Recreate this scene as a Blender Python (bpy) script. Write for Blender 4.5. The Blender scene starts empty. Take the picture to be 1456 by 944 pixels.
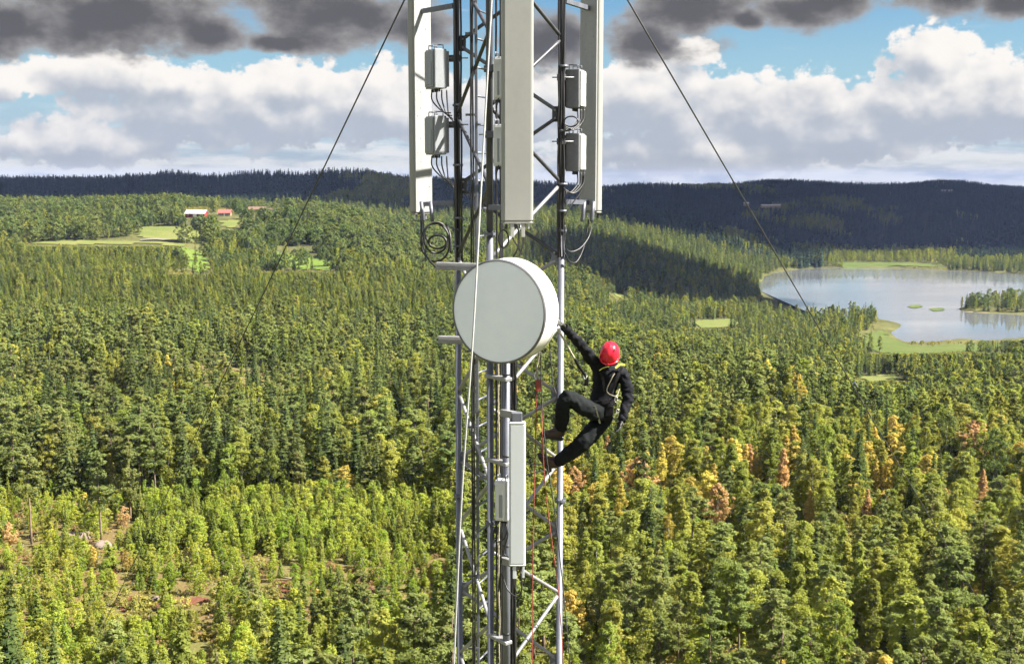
import bpy, math, random
import numpy as np
from mathutils import Vector, Matrix

random.seed(7)
rng = np.random.default_rng(7)
scene = bpy.context.scene
col = scene.collection
R = math.radians

# ------------------------------------------------------------------ camera
CZ = 70.0                      # camera height above the mast's foot
F = 1700.0                     # focal length in photo pixels (1456 wide)
TH = R(7.2)
cam_d = bpy.data.cameras.new("camera")
cam_d.sensor_width = 36.0
cam_d.lens = 36.0 * F / 1456.0
cam_d.clip_start = 0.1
cam_d.clip_end = 60000
cam = bpy.data.objects.new("camera", cam_d)
col.objects.link(cam)
cam.location = (0, 0, CZ)
cam.rotation_euler = (R(90) - TH, 0, 0)
scene.camera = cam

EXPO = 2.15
scene.view_settings.view_transform = 'Standard'
scene.view_settings.look = 'None'
scene.view_settings.exposure = EXPO
scene.view_settings.gamma = 1.0
scene.render.engine = 'CYCLES'
cy = scene.cycles
cy.max_bounces = 6
cy.diffuse_bounces = 4
cy.glossy_bounces = 3
cy.transmission_bounces = 2
cy.volume_bounces = 0
cy.transparent_max_bounces = 4
cy.use_denoising = True
cy.use_adaptive_sampling = True
cy.adaptive_threshold = 0.03
cy.caustics_reflective = False
cy.caustics_refractive = False
cy.sample_clamp_indirect = 4.0
try:
    cy.denoising_prefilter = 'ACCURATE'
    cy.denoising_quality = 'HIGH'
except Exception:
    pass

# ------------------------------------------------------------------ sun
SUN_EL, SUN_AZ = R(46), R(99)         # azimuth clockwise from the view direction +Y
sun_dir = Vector((math.cos(SUN_EL) * math.sin(SUN_AZ), math.cos(SUN_EL) * math.cos(SUN_AZ), math.sin(SUN_EL)))
sun_d = bpy.data.lights.new("sun", 'SUN')
sun_d.energy = 4.8
sun_d.angle = R(0.53)
sun_d.color = (1.0, 0.94, 0.83)
sun = bpy.data.objects.new("sun", sun_d)
col.objects.link(sun)
sun.rotation_euler = sun_dir.to_track_quat('Z', 'Y').to_euler()
sun.location = (60, -10, 140)


# ------------------------------------------------------------------ photo pixel helpers
def slope(py):
    return math.tan(math.atan((472.0 - py) / F) - TH)


def P(px, py, Y):
    """World point seen at a photo pixel, at forward distance Y."""
    v = (472.0 - py) / F
    k = math.cos(TH) + v * math.sin(TH)
    return Vector(((px - 728.0) / F / k * Y, Y, CZ + slope(py) * Y))


def project(x, y, z):
    x = np.asarray(x, float); y = np.asarray(y, float); z = np.asarray(z, float) - CZ
    zc = y * math.cos(TH) - z * math.sin(TH)
    yc = y * math.sin(TH) + z * math.cos(TH)
    zc = np.where(np.abs(zc) < 1e-3, 1e-3, zc)
    return 728 + F * x / zc, 472 - F * yc / zc, zc


# ------------------------------------------------------------------ node helper
class N:
    def __init__(self, tree):
        self.t = tree

    def node(self, typ, **kw):
        n = self.t.nodes.new(typ)
        for k, v in kw.items():
            setattr(n, k, v)
        return n

    def put(self, sock, v):
        if hasattr(v, 'is_output'):
            self.t.links.new(v, sock)
        elif v is not None:
            if isinstance(v, (tuple, list)) and len(v) == 3 and sock.type == 'RGBA':
                v = (*v, 1)
            sock.default_value = v

    def m(self, op, a, b=None, c=None, clamp=False):
        n = self.node('ShaderNodeMath', operation=op, use_clamp=clamp)
        self.put(n.inputs[0], a)
        if b is not None: self.put(n.inputs[1], b)
        if c is not None: self.put(n.inputs[2], c)
        return n.outputs[0]

    def v(self, op, a, b=None):
        n = self.node('ShaderNodeVectorMath', operation=op)
        self.put(n.inputs[0], a)
        if b is not None:
            self.put(n.inputs[3 if op == 'SCALE' else 1], b)
        return n.outputs['Value'] if op in ('LENGTH', 'DOT_PRODUCT') else n.outputs[0]

    def ss(self, x, a, b):
        n = self.node('ShaderNodeMapRange', interpolation_type='SMOOTHSTEP', clamp=True)
        self.put(n.inputs[0], x); self.put(n.inputs[1], a); self.put(n.inputs[2], b)
        n.inputs[3].default_value = 0; n.inputs[4].default_value = 1
        return n.outputs[0]

    def lin(self, x, a, b, c, d):
        n = self.node('ShaderNodeMapRange', clamp=True)
        for i, q in enumerate((x, a, b, c, d)):
            self.put(n.inputs[i], q)
        return n.outputs[0]

    def noise(self, vec, scale, detail=4, rough=0.55, dist=0.0, col=False):
        n = self.node('ShaderNodeTexNoise')
        self.put(n.inputs['Vector'], vec)
        n.inputs['Scale'].default_value = scale
        n.inputs['Detail'].default_value = detail
        n.inputs['Roughness'].default_value = rough
        n.inputs['Distortion'].default_value = dist
        return n.outputs['Color' if col else 'Fac']

    def mix(self, f, a, b):
        n = self.node('ShaderNodeMix', data_type='RGBA')
        self.put(n.inputs[0], f); self.put(n.inputs[6], a); self.put(n.inputs[7], b)
        return n.outputs[2]

    def comb(self, x, y, z):
        n = self.node('ShaderNodeCombineXYZ')
        for i, q in enumerate((x, y, z)):
            self.put(n.inputs[i], q)
        return n.outputs[0]

    def sep(self, v):
        n = self.node('ShaderNodeSeparateXYZ')
        self.put(n.inputs[0], v)
        return n.outputs


def srgb(r, g, b):
    f = lambda c: (c / 255 / 12.92) if c <= 10 else ((c / 255 + 0.055) / 1.055) ** 2.4
    return (f(r), f(g), f(b))


def sky_rgb(r, g, b):                      # an emitted sky colour for the exposure in use
    k = 2 ** -EXPO
    return tuple(c * k for c in srgb(r, g, b))


# ------------------------------------------------------------------ world: Nishita sky with procedural clouds
world = bpy.data.worlds.new("World")
scene.world = world
world.use_nodes = True
wt = world.node_tree
wt.nodes.clear()
w = N(wt)
sky = w.node('ShaderNodeTexSky', sky_type='NISHITA')
sky.sun_disc = False
sky.sun_elevation = SUN_EL
sky.sun_rotation = SUN_AZ
sky.altitude = 200
sky.air_density = 1.0
sky.dust_density = 0.6
sky.ozone_density = 2.0
tc = w.node('ShaderNodeTexCoord')
d = tc.outputs['Generated']
sx, sy_, sz = w.sep(d)[:3]
hyp = w.m('SQRT', w.m('ADD', w.m('MULTIPLY', sx, sx), w.m('MULTIPLY', sy_, sy_)))
az = w.m('DEGREES' if False else 'MULTIPLY', w.m('ARCTAN2', sx, sy_), 57.29578)
el = w.m('MULTIPLY', w.m('ARCTAN2', sz, hyp), 57.29578)
pos = w.comb(az, el, 0.0)
# seamless coordinates for noise (no seam behind the camera); 1 unit = 1 degree near the horizon
ring = w.comb(w.m('MULTIPLY', w.m('DIVIDE', sx, w.m('MAXIMUM', hyp, 0.02)), 57.3),
              w.m('MULTIPLY', w.m('DIVIDE', sy_, w.m('MAXIMUM', hyp, 0.02)), 57.3), el)


def px_azel(px, py):
    q = P(px, py, 1.0) - Vector((0, 0, CZ))
    return math.degrees(math.atan2(q.x, q.y)), math.degrees(math.atan2(q.z, math.hypot(q.x, q.y)))


def blobs(vec, lst, soft):
    acc = None
    for (cx, cy_, rx, ry) in lst:
        a, e = px_azel(cx, cy_)
        dlt = w.v('SUBTRACT', vec, (a, e, 0.0))
        dlt = w.v('MULTIPLY', dlt, (F / rx / 57.3, F / ry / 57.3, 0.0))
        b = w.m('SUBTRACT', 1.0, w.v('LENGTH', dlt))
        acc = b if acc is None else w.m('SMOOTH_MAX', acc, b, soft)
    return acc


WHITE = [(340, 158, 330, 78), (150, 108, 150, 42), (5, 118, 66, 32), (520, 148, 190, 76), (410, 128, 110, 56),
         (270, 118, 90, 36), (960, 150, 210, 76), (1120, 165, 200, 74), (930, 130, 130, 60), (1225, 190, 130, 62),
         (1330, 82, 92, 62), (1390, 140, 125, 84), (1300, 150, 110, 72), (1456, 150, 90, 76), (990, 78, 42, 32),
         (770, 150, 150, 76), (660, 165, 150, 76), (120, 205, 180, 46), (1000, 215, 300, 50)]
GREY = [(170, 22, 215, 66), (300, 52, 62, 28), (0, 40, 80, 52), (470, 26, 150, 60), (590, 36, 70, 44), (400, 62, 50, 18),
        (985, 18, 105, 56), (925, 66, 84, 46), (1168, 8, 105, 42), (1345, -4, 84, 34), (1440, 4, 56, 28), (775, 60, 90, 60), (1060, 30, 46, 18)]

warp = w.v('SCALE', w.v('SUBTRACT', w.noise(ring, 0.55, 3, 0.6, col=True), (0.5, 0.5, 0.5)), 1.5)


def white_blob(offs):
    p2 = w.v('ADD', pos, offs)
    return blobs(w.v('ADD', p2, w.v('MULTIPLY', warp, (1, 0.6, 0))), WHITE, 0.25)


# cloud beyond the view all round the sky, cover raised for fill light
gen = w.m('MULTIPLY', w.m('SUBTRACT', w.noise(w.v('MULTIPLY', ring, (1, 1, 2.2)), 0.055, 2, 0.5), 0.38), 4.0)
out_ = w.m('MAXIMUM', w.ss(el, 8.5, 13.0), w.ss(w.m('ABSOLUTE', az), 25.0, 32.0))
gen = w.m('ADD', gen, w.m('MULTIPLY', w.m('SUBTRACT', out_, 1.0), 8.0))
OFF = (0.55, 0.75)
sq = w.v('MULTIPLY', ring, (1, 1, 1.25))
sq2 = w.v('ADD', sq, (OFF[0], 0.0, OFF[1]))
b0 = w.m('MAXIMUM', white_blob((0, 0, 0)), gen)
b1 = w.m('MAXIMUM', white_blob((OFF[0], OFF[1], 0)), gen)
nw = w.noise(sq, 0.75, 9, 0.60)
lo0 = w.noise(sq, 0.40, 3, 0.5)
lo1 = w.noise(sq2, 0.40, 3, 0.5)
vo = w.node('ShaderNodeTexVoronoi', feature='SMOOTH_F1')
w.put(vo.inputs['Vector'], w.v('ADD', sq, w.v('SCALE', warp, 0.35)))
vo.inputs['Scale'].default_value = 0.95
vo.inputs['Detail'].default_value = 3.0
vo.inputs['Roughness'].default_value = 0.55
vo.inputs['Smoothness'].default_value = 0.35
billow = w.m('SUBTRACT', 0.5, vo.outputs['Distance'])
dw = w.m('ADD', b0, w.m('ADD', w.m('MULTIPLY', w.m('SUBTRACT', nw, 0.5), 0.95), w.m('MULTIPLY', billow, 0.32)))
lit = w.m('SUBTRACT', w.m('MULTIPLY_ADD', lo0, 1.5, b0), w.m('MULTIPLY_ADD', lo1, 1.5, b1))
lit = w.m('MULTIPLY_ADD', lit, 0.95, 0.55)
lit = w.m('ADD', lit, w.m('MULTIPLY_ADD', w.m('SUBTRACT', nw, 0.5), 0.62, w.m('MULTIPLY', billow, 0.36)))
lit = w.m('ADD', lit, w.lin(dw, 0.05, 0.9, 0.26, -0.16))
lit = w.m('ADD', lit, w.lin(el, 1.8, 6.2, -0.22, 0.24))
lit = w.ss(lit, 0.0, 1.0)
mask_w = w.ss(dw, 0.04, 0.21)
cw = w.mix(lit, sky_rgb(182, 190, 201), sky_rgb(253, 249, 243))

# pale layered cloud towards the horizon
st = w.noise(w.v('MULTIPLY', ring, (0.45, 0.45, 2.6)), 0.5, 6, 0.6)
low = w.m('ADD', w.lin(el, 0.0, 3.4, 1.05, -0.25), w.m('MULTIPLY', w.m('SUBTRACT', st, 0.5), 2.2))
mask_low = w.m('MAXIMUM', w.m('MULTIPLY', w.ss(low, 0.0, 0.75), 0.95), w.lin(el, 0.6, 4.5, 0.92, 0.0))
c_low = w.mix(w.ss(w.m('ADD', st, w.lin(el, 0, 3, 0.06, -0.06)), 0.36, 0.62), sky_rgb(182, 193, 206), sky_rgb(234, 236, 236))

# dark flat bases low in the sky
pg = w.v('ADD', pos, w.v('MULTIPLY', warp, (1.0, 0.45, 0)))
n2 = w.noise(w.v('MULTIPLY', ring, (1, 1, 1.9)), 0.36, 6, 0.55)
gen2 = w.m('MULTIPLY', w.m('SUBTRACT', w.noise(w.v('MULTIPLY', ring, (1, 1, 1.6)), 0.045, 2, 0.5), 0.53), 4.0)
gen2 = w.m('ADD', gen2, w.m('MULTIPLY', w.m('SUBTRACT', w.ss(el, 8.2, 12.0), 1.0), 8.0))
dg_ = w.m('ADD', w.m('MAXIMUM', blobs(pg, GREY, 0.22), gen2), w.m('MULTIPLY', w.m('SUBTRACT', n2, 0.5), 1.35))
mask_g = w.ss(dg_, 0.06, 0.40)
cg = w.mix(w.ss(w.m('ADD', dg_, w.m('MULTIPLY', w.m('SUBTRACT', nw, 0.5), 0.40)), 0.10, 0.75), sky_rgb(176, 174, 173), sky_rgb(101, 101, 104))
cg = w.mix(w.ss(el, 9.0, 18.0), cg, sky_rgb(250, 249, 248))  # unseen clouds higher up turned white to add fill light

hs = w.node('ShaderNodeHueSaturation')
hs.inputs['Saturation'].default_value = 1.38
hs.inputs['Value'].default_value = 0.28
w.put(hs.inputs['Color'], sky.outputs[0])
bg_sky = w.node('ShaderNodeBackground')
bg_sky_col = w.mix(w.lin(el, 2.5, 8.0, 0.85, 0.0), hs.outputs[0], tuple(c * 10 for c in sky_rgb(158, 203, 226)))
w.put(bg_sky.inputs[0], bg_sky_col)
bg_sky.inputs[1].default_value = 0.10


def over(prev, colr, mask):
    b = w.node('ShaderNodeBackground')
    w.put(b.inputs[0], colr)
    b.inputs[1].default_value = 1.0
    mx = w.node('ShaderNodeMixShader')
    w.put(mx.inputs[0], mask)
    wt.links.new(prev, mx.inputs[1]); wt.links.new(b.outputs[0], mx.inputs[2])
    return mx.outputs[0]


s_ = over(bg_sky.outputs[0], c_low, mask_low)
s_ = over(s_, cw, w.m('MULTIPLY', mask_w, w.ss(el, -0.6, 1.2)))
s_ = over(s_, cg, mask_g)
wo = w.node('ShaderNodeOutputWorld')
wt.links.new(s_, wo.inputs[0])
world.cycles.sampling_method = 'MANUAL'
world.cycles.sample_map_resolution = 512


# ------------------------------------------------------------------ objects, tags, meshes
def tag(o, label=None, cat=None, group=None, kind=None):
    if label: o['label'] = label
    if cat: o['category'] = cat
    if group: o['group'] = group
    if kind: o['kind'] = kind
    return o


def empty(name, loc, label, cat, group=None):
    o = bpy.data.objects.new(name, None)
    o.empty_display_size = 0.3
    o.location = loc
    col.objects.link(o)
    return tag(o, label, cat, group)


def np_mesh(name, verts, faces, mats=(), midx=None, smooth=False):
    """faces: (n,3) or (n,4) int array."""
    me = bpy.data.meshes.new(name)
    verts = np.asarray(verts, np.float32); faces = np.asarray(faces, np.int32)
    k = faces.shape[1]
    me.vertices.add(len(verts)); me.vertices.foreach_set('co', verts.ravel())
    me.loops.add(faces.size); me.loops.foreach_set('vertex_index', faces.ravel())
    me.polygons.add(len(faces))
    me.polygons.foreach_set('loop_start', np.arange(0, faces.size, k, dtype=np.int32))
    if midx is not None:
        me.polygons.foreach_set('material_index', np.asarray(midx, np.int32))
    if smooth:
        me.polygons.foreach_set('use_smooth', np.ones(len(faces), bool))
    for mt in mats: me.materials.append(mt)
    me.update(calc_edges=True)
    me.validate()
    return me


def root_loc(parent):
    p = Vector((0, 0, 0))
    while parent is not None:
        p = p + parent.location
        parent = parent.parent
    return p


class MB:
    """Collects shapes in world coordinates; obj() links them as one mesh object."""
    def __init__(self):
        self.v = []; self.f = []; self.sm = []

    def add(self, vs, fs, smooth=False):
        b = len(self.v)
        self.v += [tuple(q) for q in vs]
        for f in fs:
            self.f.append([b + i for i in f]); self.sm.append(smooth)
        return self

    def tube(self, pts, r, n=8, smooth=True, r2=None):
        pts = [Vector(p) for p in pts]
        k = len(pts)
        ups = None; rings = []
        for i, p in enumerate(pts):
            t = (pts[min(i + 1, k - 1)] - pts[max(i - 1, 0)]).normalized()
            if ups is None:
                a = Vector((0, 0, 1)) if abs(t.z) < 0.9 else Vector((1, 0, 0))
                ups = (a - t * a.dot(t)).normalized()
            else:
                ups = (ups - t * ups.dot(t)).normalized()
            s = t.cross(ups)
            rr = r if r2 is None else r + (r2 - r) * i / (k - 1)
            rings.append([p + (ups * math.cos(2 * math.pi * j / n) + s * math.sin(2 * math.pi * j / n)) * rr for j in range(n)])
        vs = [q for rg in rings for q in rg]
        fs = [[i * n + j, i * n + (j + 1) % n, (i + 1) * n + (j + 1) % n, (i + 1) * n + j] for i in range(k - 1) for j in range(n)]
        b = len(self.v)
        self.add(vs, fs, smooth)
        self.f.append([b + j for j in range(n)][::-1]); self.sm.append(False)
        self.f.append([b + (k - 1) * n + j for j in range(n)]); self.sm.append(False)
        return self

    def box(self, c, ex, ey, ez, sx, sy, sz, bev=0.0):
        """Oriented box, half sizes sx sy sz, with bevelled long edges (round prism along ez) when bev > 0."""
        c = Vector(c); ex = Vector(ex).normalized(); ey = Vector(ey).normalized(); ez = Vector(ez).normalized()
        if bev <= 0:
            pr = [(-sx, -sy), (sx, -sy), (sx, sy), (-sx, sy)]
        else:
            pr = []
            for (qx, qy, a0) in ((sx - bev, -sy + bev, -90), (sx - bev, sy - bev, 0), (-sx + bev, sy - bev, 90), (-sx + bev, -sy + bev, 180)):
                for k in range(4):
                    a = R(a0 + 30 * k)
                    pr.append((qx + bev * math.cos(a), qy + bev * math.sin(a)))
        self.prism(pr, c, ex, ey, ez, -sz, sz, bev * 0.5)
        return self

    def prism(self, pr, c, ex, ey, ez, z0, z1, cham=0.0):
        c = Vector(c); n = len(pr)
        lv = [(z0, 1.0), (z1, 1.0)] if cham <= 0 else [(z0, None), (z0 + cham, 1.0), (z1 - cham, 1.0), (z1, None)]
        mx = max(abs(p[0]) for p in pr); my = max(abs(p[1]) for p in pr)
        vs = []
        for z, s in lv:
            fx = 1.0 if s else 1 - cham / mx
            fy = 1.0 if s else 1 - cham / my
            vs += [c + ex * (x * fx) + ey * (y * fy) + ez * z for x, y in pr]
        fs = [[i * n + j, i * n + (j + 1) % n, (i + 1) * n + (j + 1) % n, (i + 1) * n + j] for i in range(len(lv) - 1) for j in range(n)]
        fs.append(list(range(n))[::-1]); fs.append([(len(lv) - 1) * n + j for j in range(n)])
        return self.add(vs, fs)

    def revolve(self, prof, c, ex, ey, ez, n=32, smooth=True, close=True):
        """prof: list of (radius, height) along ez."""
        c = Vector(c); vs = []
        for r, h in prof:
            for j in range(n):
                a = 2 * math.pi * j / n
                vs.append(c + (ex * math.cos(a) + ey * math.sin(a)) * r + ez * h)
        k = len(prof)
        fs = [[i * n + j, i * n + (j + 1) % n, (i + 1) * n + (j + 1) % n, (i + 1) * n + j] for i in range(k - 1) for j in range(n)]
        b = len(self.v)
        self.add(vs, fs, smooth)
        if close:
            self.f.append([b + j for j in range(n)][::-1]); self.sm.append(False)
            self.f.append([b + (k - 1) * n + j for j in range(n)]); self.sm.append(False)
        return self

    def mesh(self, name, off=Vector((0, 0, 0)), mats=()):
        me = bpy.data.meshes.new(name)
        me.from_pydata([Vector(q) - off for q in self.v], [], self.f)
        me.polygons.foreach_set('use_smooth', self.sm)
        for mt in mats: me.materials.append(mt)
        me.update()
        import bmesh
        bm = bmesh.new(); bm.from_mesh(me)
        bmesh.ops.recalc_face_normals(bm, faces=bm.faces[:])
        bm.to_mesh(me); bm.free()
        return me

    def obj(self, name, mat, parent=None):
        o = bpy.data.objects.new(name, self.mesh(name, root_loc(parent), [mat] if mat else []))
        col.objects.link(o)
        if parent is not None: o.parent = parent
        return o


def frame_from(n):
    n = Vector(n).normalized()
    a = Vector((0, 0, 1)) if abs(n.z) < 0.9 else Vector((1, 0, 0))
    ex = a.cross(n).normalized()
    ey = n.cross(ex).normalized()
    return ex, ey, n


def spline(pts, k=8):
    """Catmull-Rom through points."""
    pts = [Vector(p) for p in pts]
    q = [pts[0] * 2 - pts[1]] + pts + [pts[-1] * 2 - pts[-2]]
    out = []
    for i in range(1, len(q) - 2):
        for j in range(k):
            t = j / k
            a, b, c, d_ = q[i - 1], q[i], q[i + 1], q[i + 2]
            out.append(0.5 * ((2 * b) + (c - a) * t + (2 * a - 5 * b + 4 * c - d_) * t * t + (3 * b - a - 3 * c + d_) * t ** 3))
    out.append(pts[-1])
    return out


# ------------------------------------------------------------------ materials
def material(name, build):
    mt = bpy.data.materials.new(name)
    mt.use_nodes = True
    mt.node_tree.nodes.clear()
    n = N(mt.node_tree)
    out = n.node('ShaderNodeOutputMaterial')
    sh = build(n)
    if sh is not None:
        mt.node_tree.links.new(sh, out.inputs[0])
    return mt


def bsdf(n, colr, rough=0.5, metal=0.0, spec=0.5, bump=None, bump_s=0.2, bump_d=0.01):
    b = n.node('ShaderNodeBsdfPrincipled')
    n.put(b.inputs['Base Color'], colr)
    n.put(b.inputs['Roughness'], rough)
    n.put(b.inputs['Metallic'], metal)
    n.put(b.inputs['Specular IOR Level'], spec)
    if bump is not None:
        bp = n.node('ShaderNodeBump')
        bp.inputs['Strength'].default_value = bump_s
        bp.inputs['Distance'].default_value = bump_d
        n.put(bp.inputs['Height'], bump)
        n.t.links.new(bp.outputs[0], b.inputs['Normal'])
    return b.outputs[0]


def objco(n):
    return n.node('ShaderNodeTexCoord').outputs['Object']


def worn(name, c1, c2, rough=0.5, metal=0.0, scale=6.0, spec=0.5, bump_s=0.15, streak=True):
    def build(n):
        v = objco(n)
        a = n.noise(n.v('MULTIPLY', v, (1, 1, 0.25)) if streak else v, scale, 6, 0.65)
        b = n.noise(v, scale * 6, 3, 0.6)
        f = n.m('ADD', n.m('MULTIPLY', a, 0.75), n.m('MULTIPLY', b, 0.25))
        c = n.mix(n.ss(f, 0.35, 0.65), c1, c2)
        rr = n.lin(f, 0.3, 0.7, rough - 0.08, rough + 0.08)
        return bsdf(n, c, rr, metal, spec, bump=b, bump_s=bump_s, bump_d=0.004)
    return material(name, build)


M = {}
M['galv'] = worn('galvanised_steel', (0.098, 0.106, 0.136), (0.140, 0.149, 0.178), 0.5, 0.3, 9)
M['galv_bright'] = worn('bright_galvanised_steel', (0.204, 0.208, 0.221), (0.281, 0.281, 0.289), 0.45, 0.3, 9)
M['dark_steel'] = worn('backlit_dark_steel', (0.035, 0.037, 0.048), (0.07, 0.072, 0.085), 0.5, 0.2, 9)
M['cable'] = worn('black_cable_sheath', (0.010, 0.010, 0.012), (0.022, 0.022, 0.025), 0.45, 0, 12)
M['radome'] = worn('pale_grey_radome', (0.230, 0.236, 0.228), (0.265, 0.265, 0.252), 0.5, 0, 2.2, bump_s=0.03)
M['radome_white'] = worn('white_radome', (0.454, 0.486, 0.510), (0.495, 0.522, 0.540), 0.5, 0, 2.2, bump_s=0.03)
M['plate'] = worn('aluminium_back_plate', (0.265, 0.275, 0.286), (0.332, 0.336, 0.333), 0.5, 0.2, 4)
M['dish_face'] = worn('dish_radome_cloth', (0.80, 0.85, 0.94), (0.86, 0.90, 0.97), 0.65, 0, 1.6, bump_s=0.04, streak=False)
M['dish_white'] = worn('dish_white_paint', (0.699, 0.699, 0.690), (0.754, 0.745, 0.727), 0.35, 0, 3, bump_s=0.04)
M['dark_rim'] = worn('dish_rim_seal', (0.10, 0.10, 0.115), (0.15, 0.15, 0.16), 0.5, 0, 8)
M['radio'] = worn('grey_radio_casing', (0.20, 0.215, 0.24), (0.27, 0.285, 0.31), 0.5, 0.1, 6)
M['radio_light'] = worn('light_grey_radio_casing', (0.527, 0.535, 0.544), (0.595, 0.603, 0.603), 0.5, 0.05, 6)
M['radio_dark'] = worn('dark_radio_fins', (0.11, 0.115, 0.135), (0.18, 0.182, 0.20), 0.55, 0.1, 6)
M['rope_white'] = worn('pale_rope', (0.323, 0.332, 0.340), (0.425, 0.425, 0.416), 0.8, 0, 60, streak=False)
M['rope_red'] = worn('red_rope', (0.25, 0.045, 0.03), (0.34, 0.085, 0.055), 0.85, 0, 60, streak=False)
M['rope_dark'] = worn('dark_rope', (0.03, 0.03, 0.032), (0.06, 0.06, 0.06), 0.85, 0, 60, streak=False)
M['rope_tan'] = worn('tan_rope', (0.26, 0.23, 0.17), (0.36, 0.32, 0.25), 0.85, 0, 60, streak=False)
M['guy'] = worn('steel_guy_wire', (0.035, 0.036, 0.04), (0.06, 0.06, 0.065), 0.5, 0.3, 40, streak=False)
M['jacket'] = worn('dark_work_jacket', (0.005, 0.0055, 0.008), (0.012, 0.0125, 0.017), 0.8, 0, 8, spec=0.12, bump_s=0.5, streak=False)
M['trousers'] = worn('dark_green_trousers', (0.006, 0.0075, 0.0085), (0.013, 0.0155, 0.017), 0.85, 0, 7, spec=0.12, bump_s=0.5, streak=False)
M['skin'] = worn('skin', (0.48, 0.28, 0.20), (0.55, 0.33, 0.24), 0.5, 0, 20, streak=False)
M['glove'] = worn('black_glove', (0.012, 0.012, 0.013), (0.03, 0.03, 0.03), 0.6, 0, 20, streak=False)
M['boot'] = worn('brown_leather_boot', (0.020, 0.011, 0.009), (0.040, 0.021, 0.017), 0.55, 0, 14, streak=False)
M['sole'] = worn('black_rubber_sole', (0.012, 0.012, 0.012), (0.02, 0.02, 0.02), 0.8, 0, 20)
M['helmet'] = worn('red_helmet_shell', (0.527, 0.010, 0.030), (0.595, 0.017, 0.038), 0.22, 0, 3, bump_s=0.02, streak=False)
M['webbing'] = worn('pale_webbing', (0.26, 0.24, 0.17), (0.36, 0.33, 0.25), 0.8, 0, 40, streak=False)
M['web_lime'] = worn('yellow_green_webbing', (0.42, 0.44, 0.05), (0.55, 0.55, 0.10), 0.8, 0, 40, streak=False)
M['web_dark'] = worn('black_webbing', (0.006, 0.006, 0.007), (0.014, 0.014, 0.014), 0.85, 0, 40, spec=0.1, streak=False)
M['alloy'] = worn('polished_alloy', (0.6, 0.6, 0.62), (0.72, 0.72, 0.73), 0.25, 0.8, 20, streak=False)
M['hair'] = worn('brown_hair', (0.05, 0.03, 0.02), (0.08, 0.05, 0.03), 0.6, 0, 60)
M['red_wall'] = worn('falu_red_boards', (0.156, 0.012, 0.012), (0.204, 0.021, 0.018), 0.8, 0, 2)
M['white_trim'] = worn('white_paint', (0.72, 0.72, 0.70), (0.8, 0.8, 0.78), 0.5, 0, 3)
M['tin_roof'] = worn('pale_tin_roof', (0.462, 0.469, 0.490), (0.546, 0.546, 0.562), 0.45, 0.1, 0.6)
M['tile_roof'] = worn('red_tile_roof', (0.336, 0.056, 0.048), (0.416, 0.096, 0.080), 0.8, 0, 1.5)
M['brown_roof'] = worn('brown_tile_roof', (0.118, 0.063, 0.045), (0.151, 0.086, 0.065), 0.8, 0, 1.5)
M['ochre_wall'] = worn('ochre_wall', (0.250, 0.170, 0.100), (0.290, 0.210, 0.135), 0.8, 0, 1.5)
M['window'] = material('window_glass', lambda n: bsdf(n, (0.02, 0.025, 0.03), 0.08, 0, 0.5))
M['cloud'] = material('cloud_white', lambda n: bsdf(n, n.mix(n.noise(objco(n), 0.004, 5), (0.82, 0.82, 0.84), (0.92, 0.92, 0.92)), 1.0, 0, 0.0))


def bark(name, c1, c2, zs=0.3):
    def build(n):
        f = n.noise(n.v('MULTIPLY', objco(n), (1, 1, zs)), 5, 5, 0.7)
        return bsdf(n, n.mix(n.ss(f, 0.35, 0.65), c1, c2), 0.9, 0, 0.2, bump=f, bump_s=0.6, bump_d=0.05)
    return material(name, build)


M['spruce_bark'] = bark('spruce_bark', (0.05, 0.038, 0.03), (0.12, 0.09, 0.07))
M['pine_bark'] = bark('pine_bark', (0.09, 0.07, 0.055), (0.24, 0.17, 0.12))
M['birch_bark'] = bark('birch_bark', (0.16, 0.14, 0.12), (0.55, 0.53, 0.50), 1.5)


def leaf(name, c_a, c_b, trans=0.35, tcol=1.35, hue=0.12):
    """Foliage: colour differs from tree to tree and from leaf to leaf."""
    def build(n):
        oi = n.node('ShaderNodeObjectInfo').outputs['Random']
        gi = n.node('ShaderNodeNewGeometry').outputs['Random Per Island']
        f = n.m('ADD', n.m('MULTIPLY', oi, 0.86), n.m('MULTIPLY', gi, 0.14))
        loc = n.node('ShaderNodeObjectInfo').outputs['Location']
        stand = n.noise(n.v('MULTIPLY', loc, (1, 1, 0)), 0.016, 3, 0.6)          # whole stands differ too
        f = n.m('ADD', n.m('MULTIPLY', f, 0.72), n.lin(stand, 0.34, 0.66, -0.08, 0.36), clamp=True)
        c = n.mix(f, c_a, c_b)
        h = n.node('ShaderNodeHueSaturation')
        n.put(h.inputs['Color'], c)
        oi2 = n.m('FRACT', n.m('MULTIPLY', oi, 37.7))
        n.put(h.inputs['Hue'], n.lin(oi2, 0, 1, 0.5 - hue * 0.12, 0.5 + hue * 0.12))
        n.put(h.inputs['Value'], n.m('MULTIPLY', n.lin(gi, 0, 1, 0.90, 1.10), n.lin(n.m('FRACT', n.m('MULTIPLY', oi, 91.3)), 0, 1, 0.82, 1.18)))
        df = n.node('ShaderNodeBsdfDiffuse')
        n.put(df.inputs[0], h.outputs[0])
        tr = n.node('ShaderNodeBsdfTranslucent')
        n.put(tr.inputs[0], n.v('MULTIPLY', h.outputs[0], (tcol, tcol * 1.05, tcol * 0.7)))
        mx = n.node('ShaderNodeMixShader')
        mx.inputs[0].default_value = trans
        n.t.links.new(df.outputs[0], mx.inputs[1]); n.t.links.new(tr.outputs[0], mx.inputs[2])
        return mx.outputs[0]
    return material(name, build)


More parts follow.
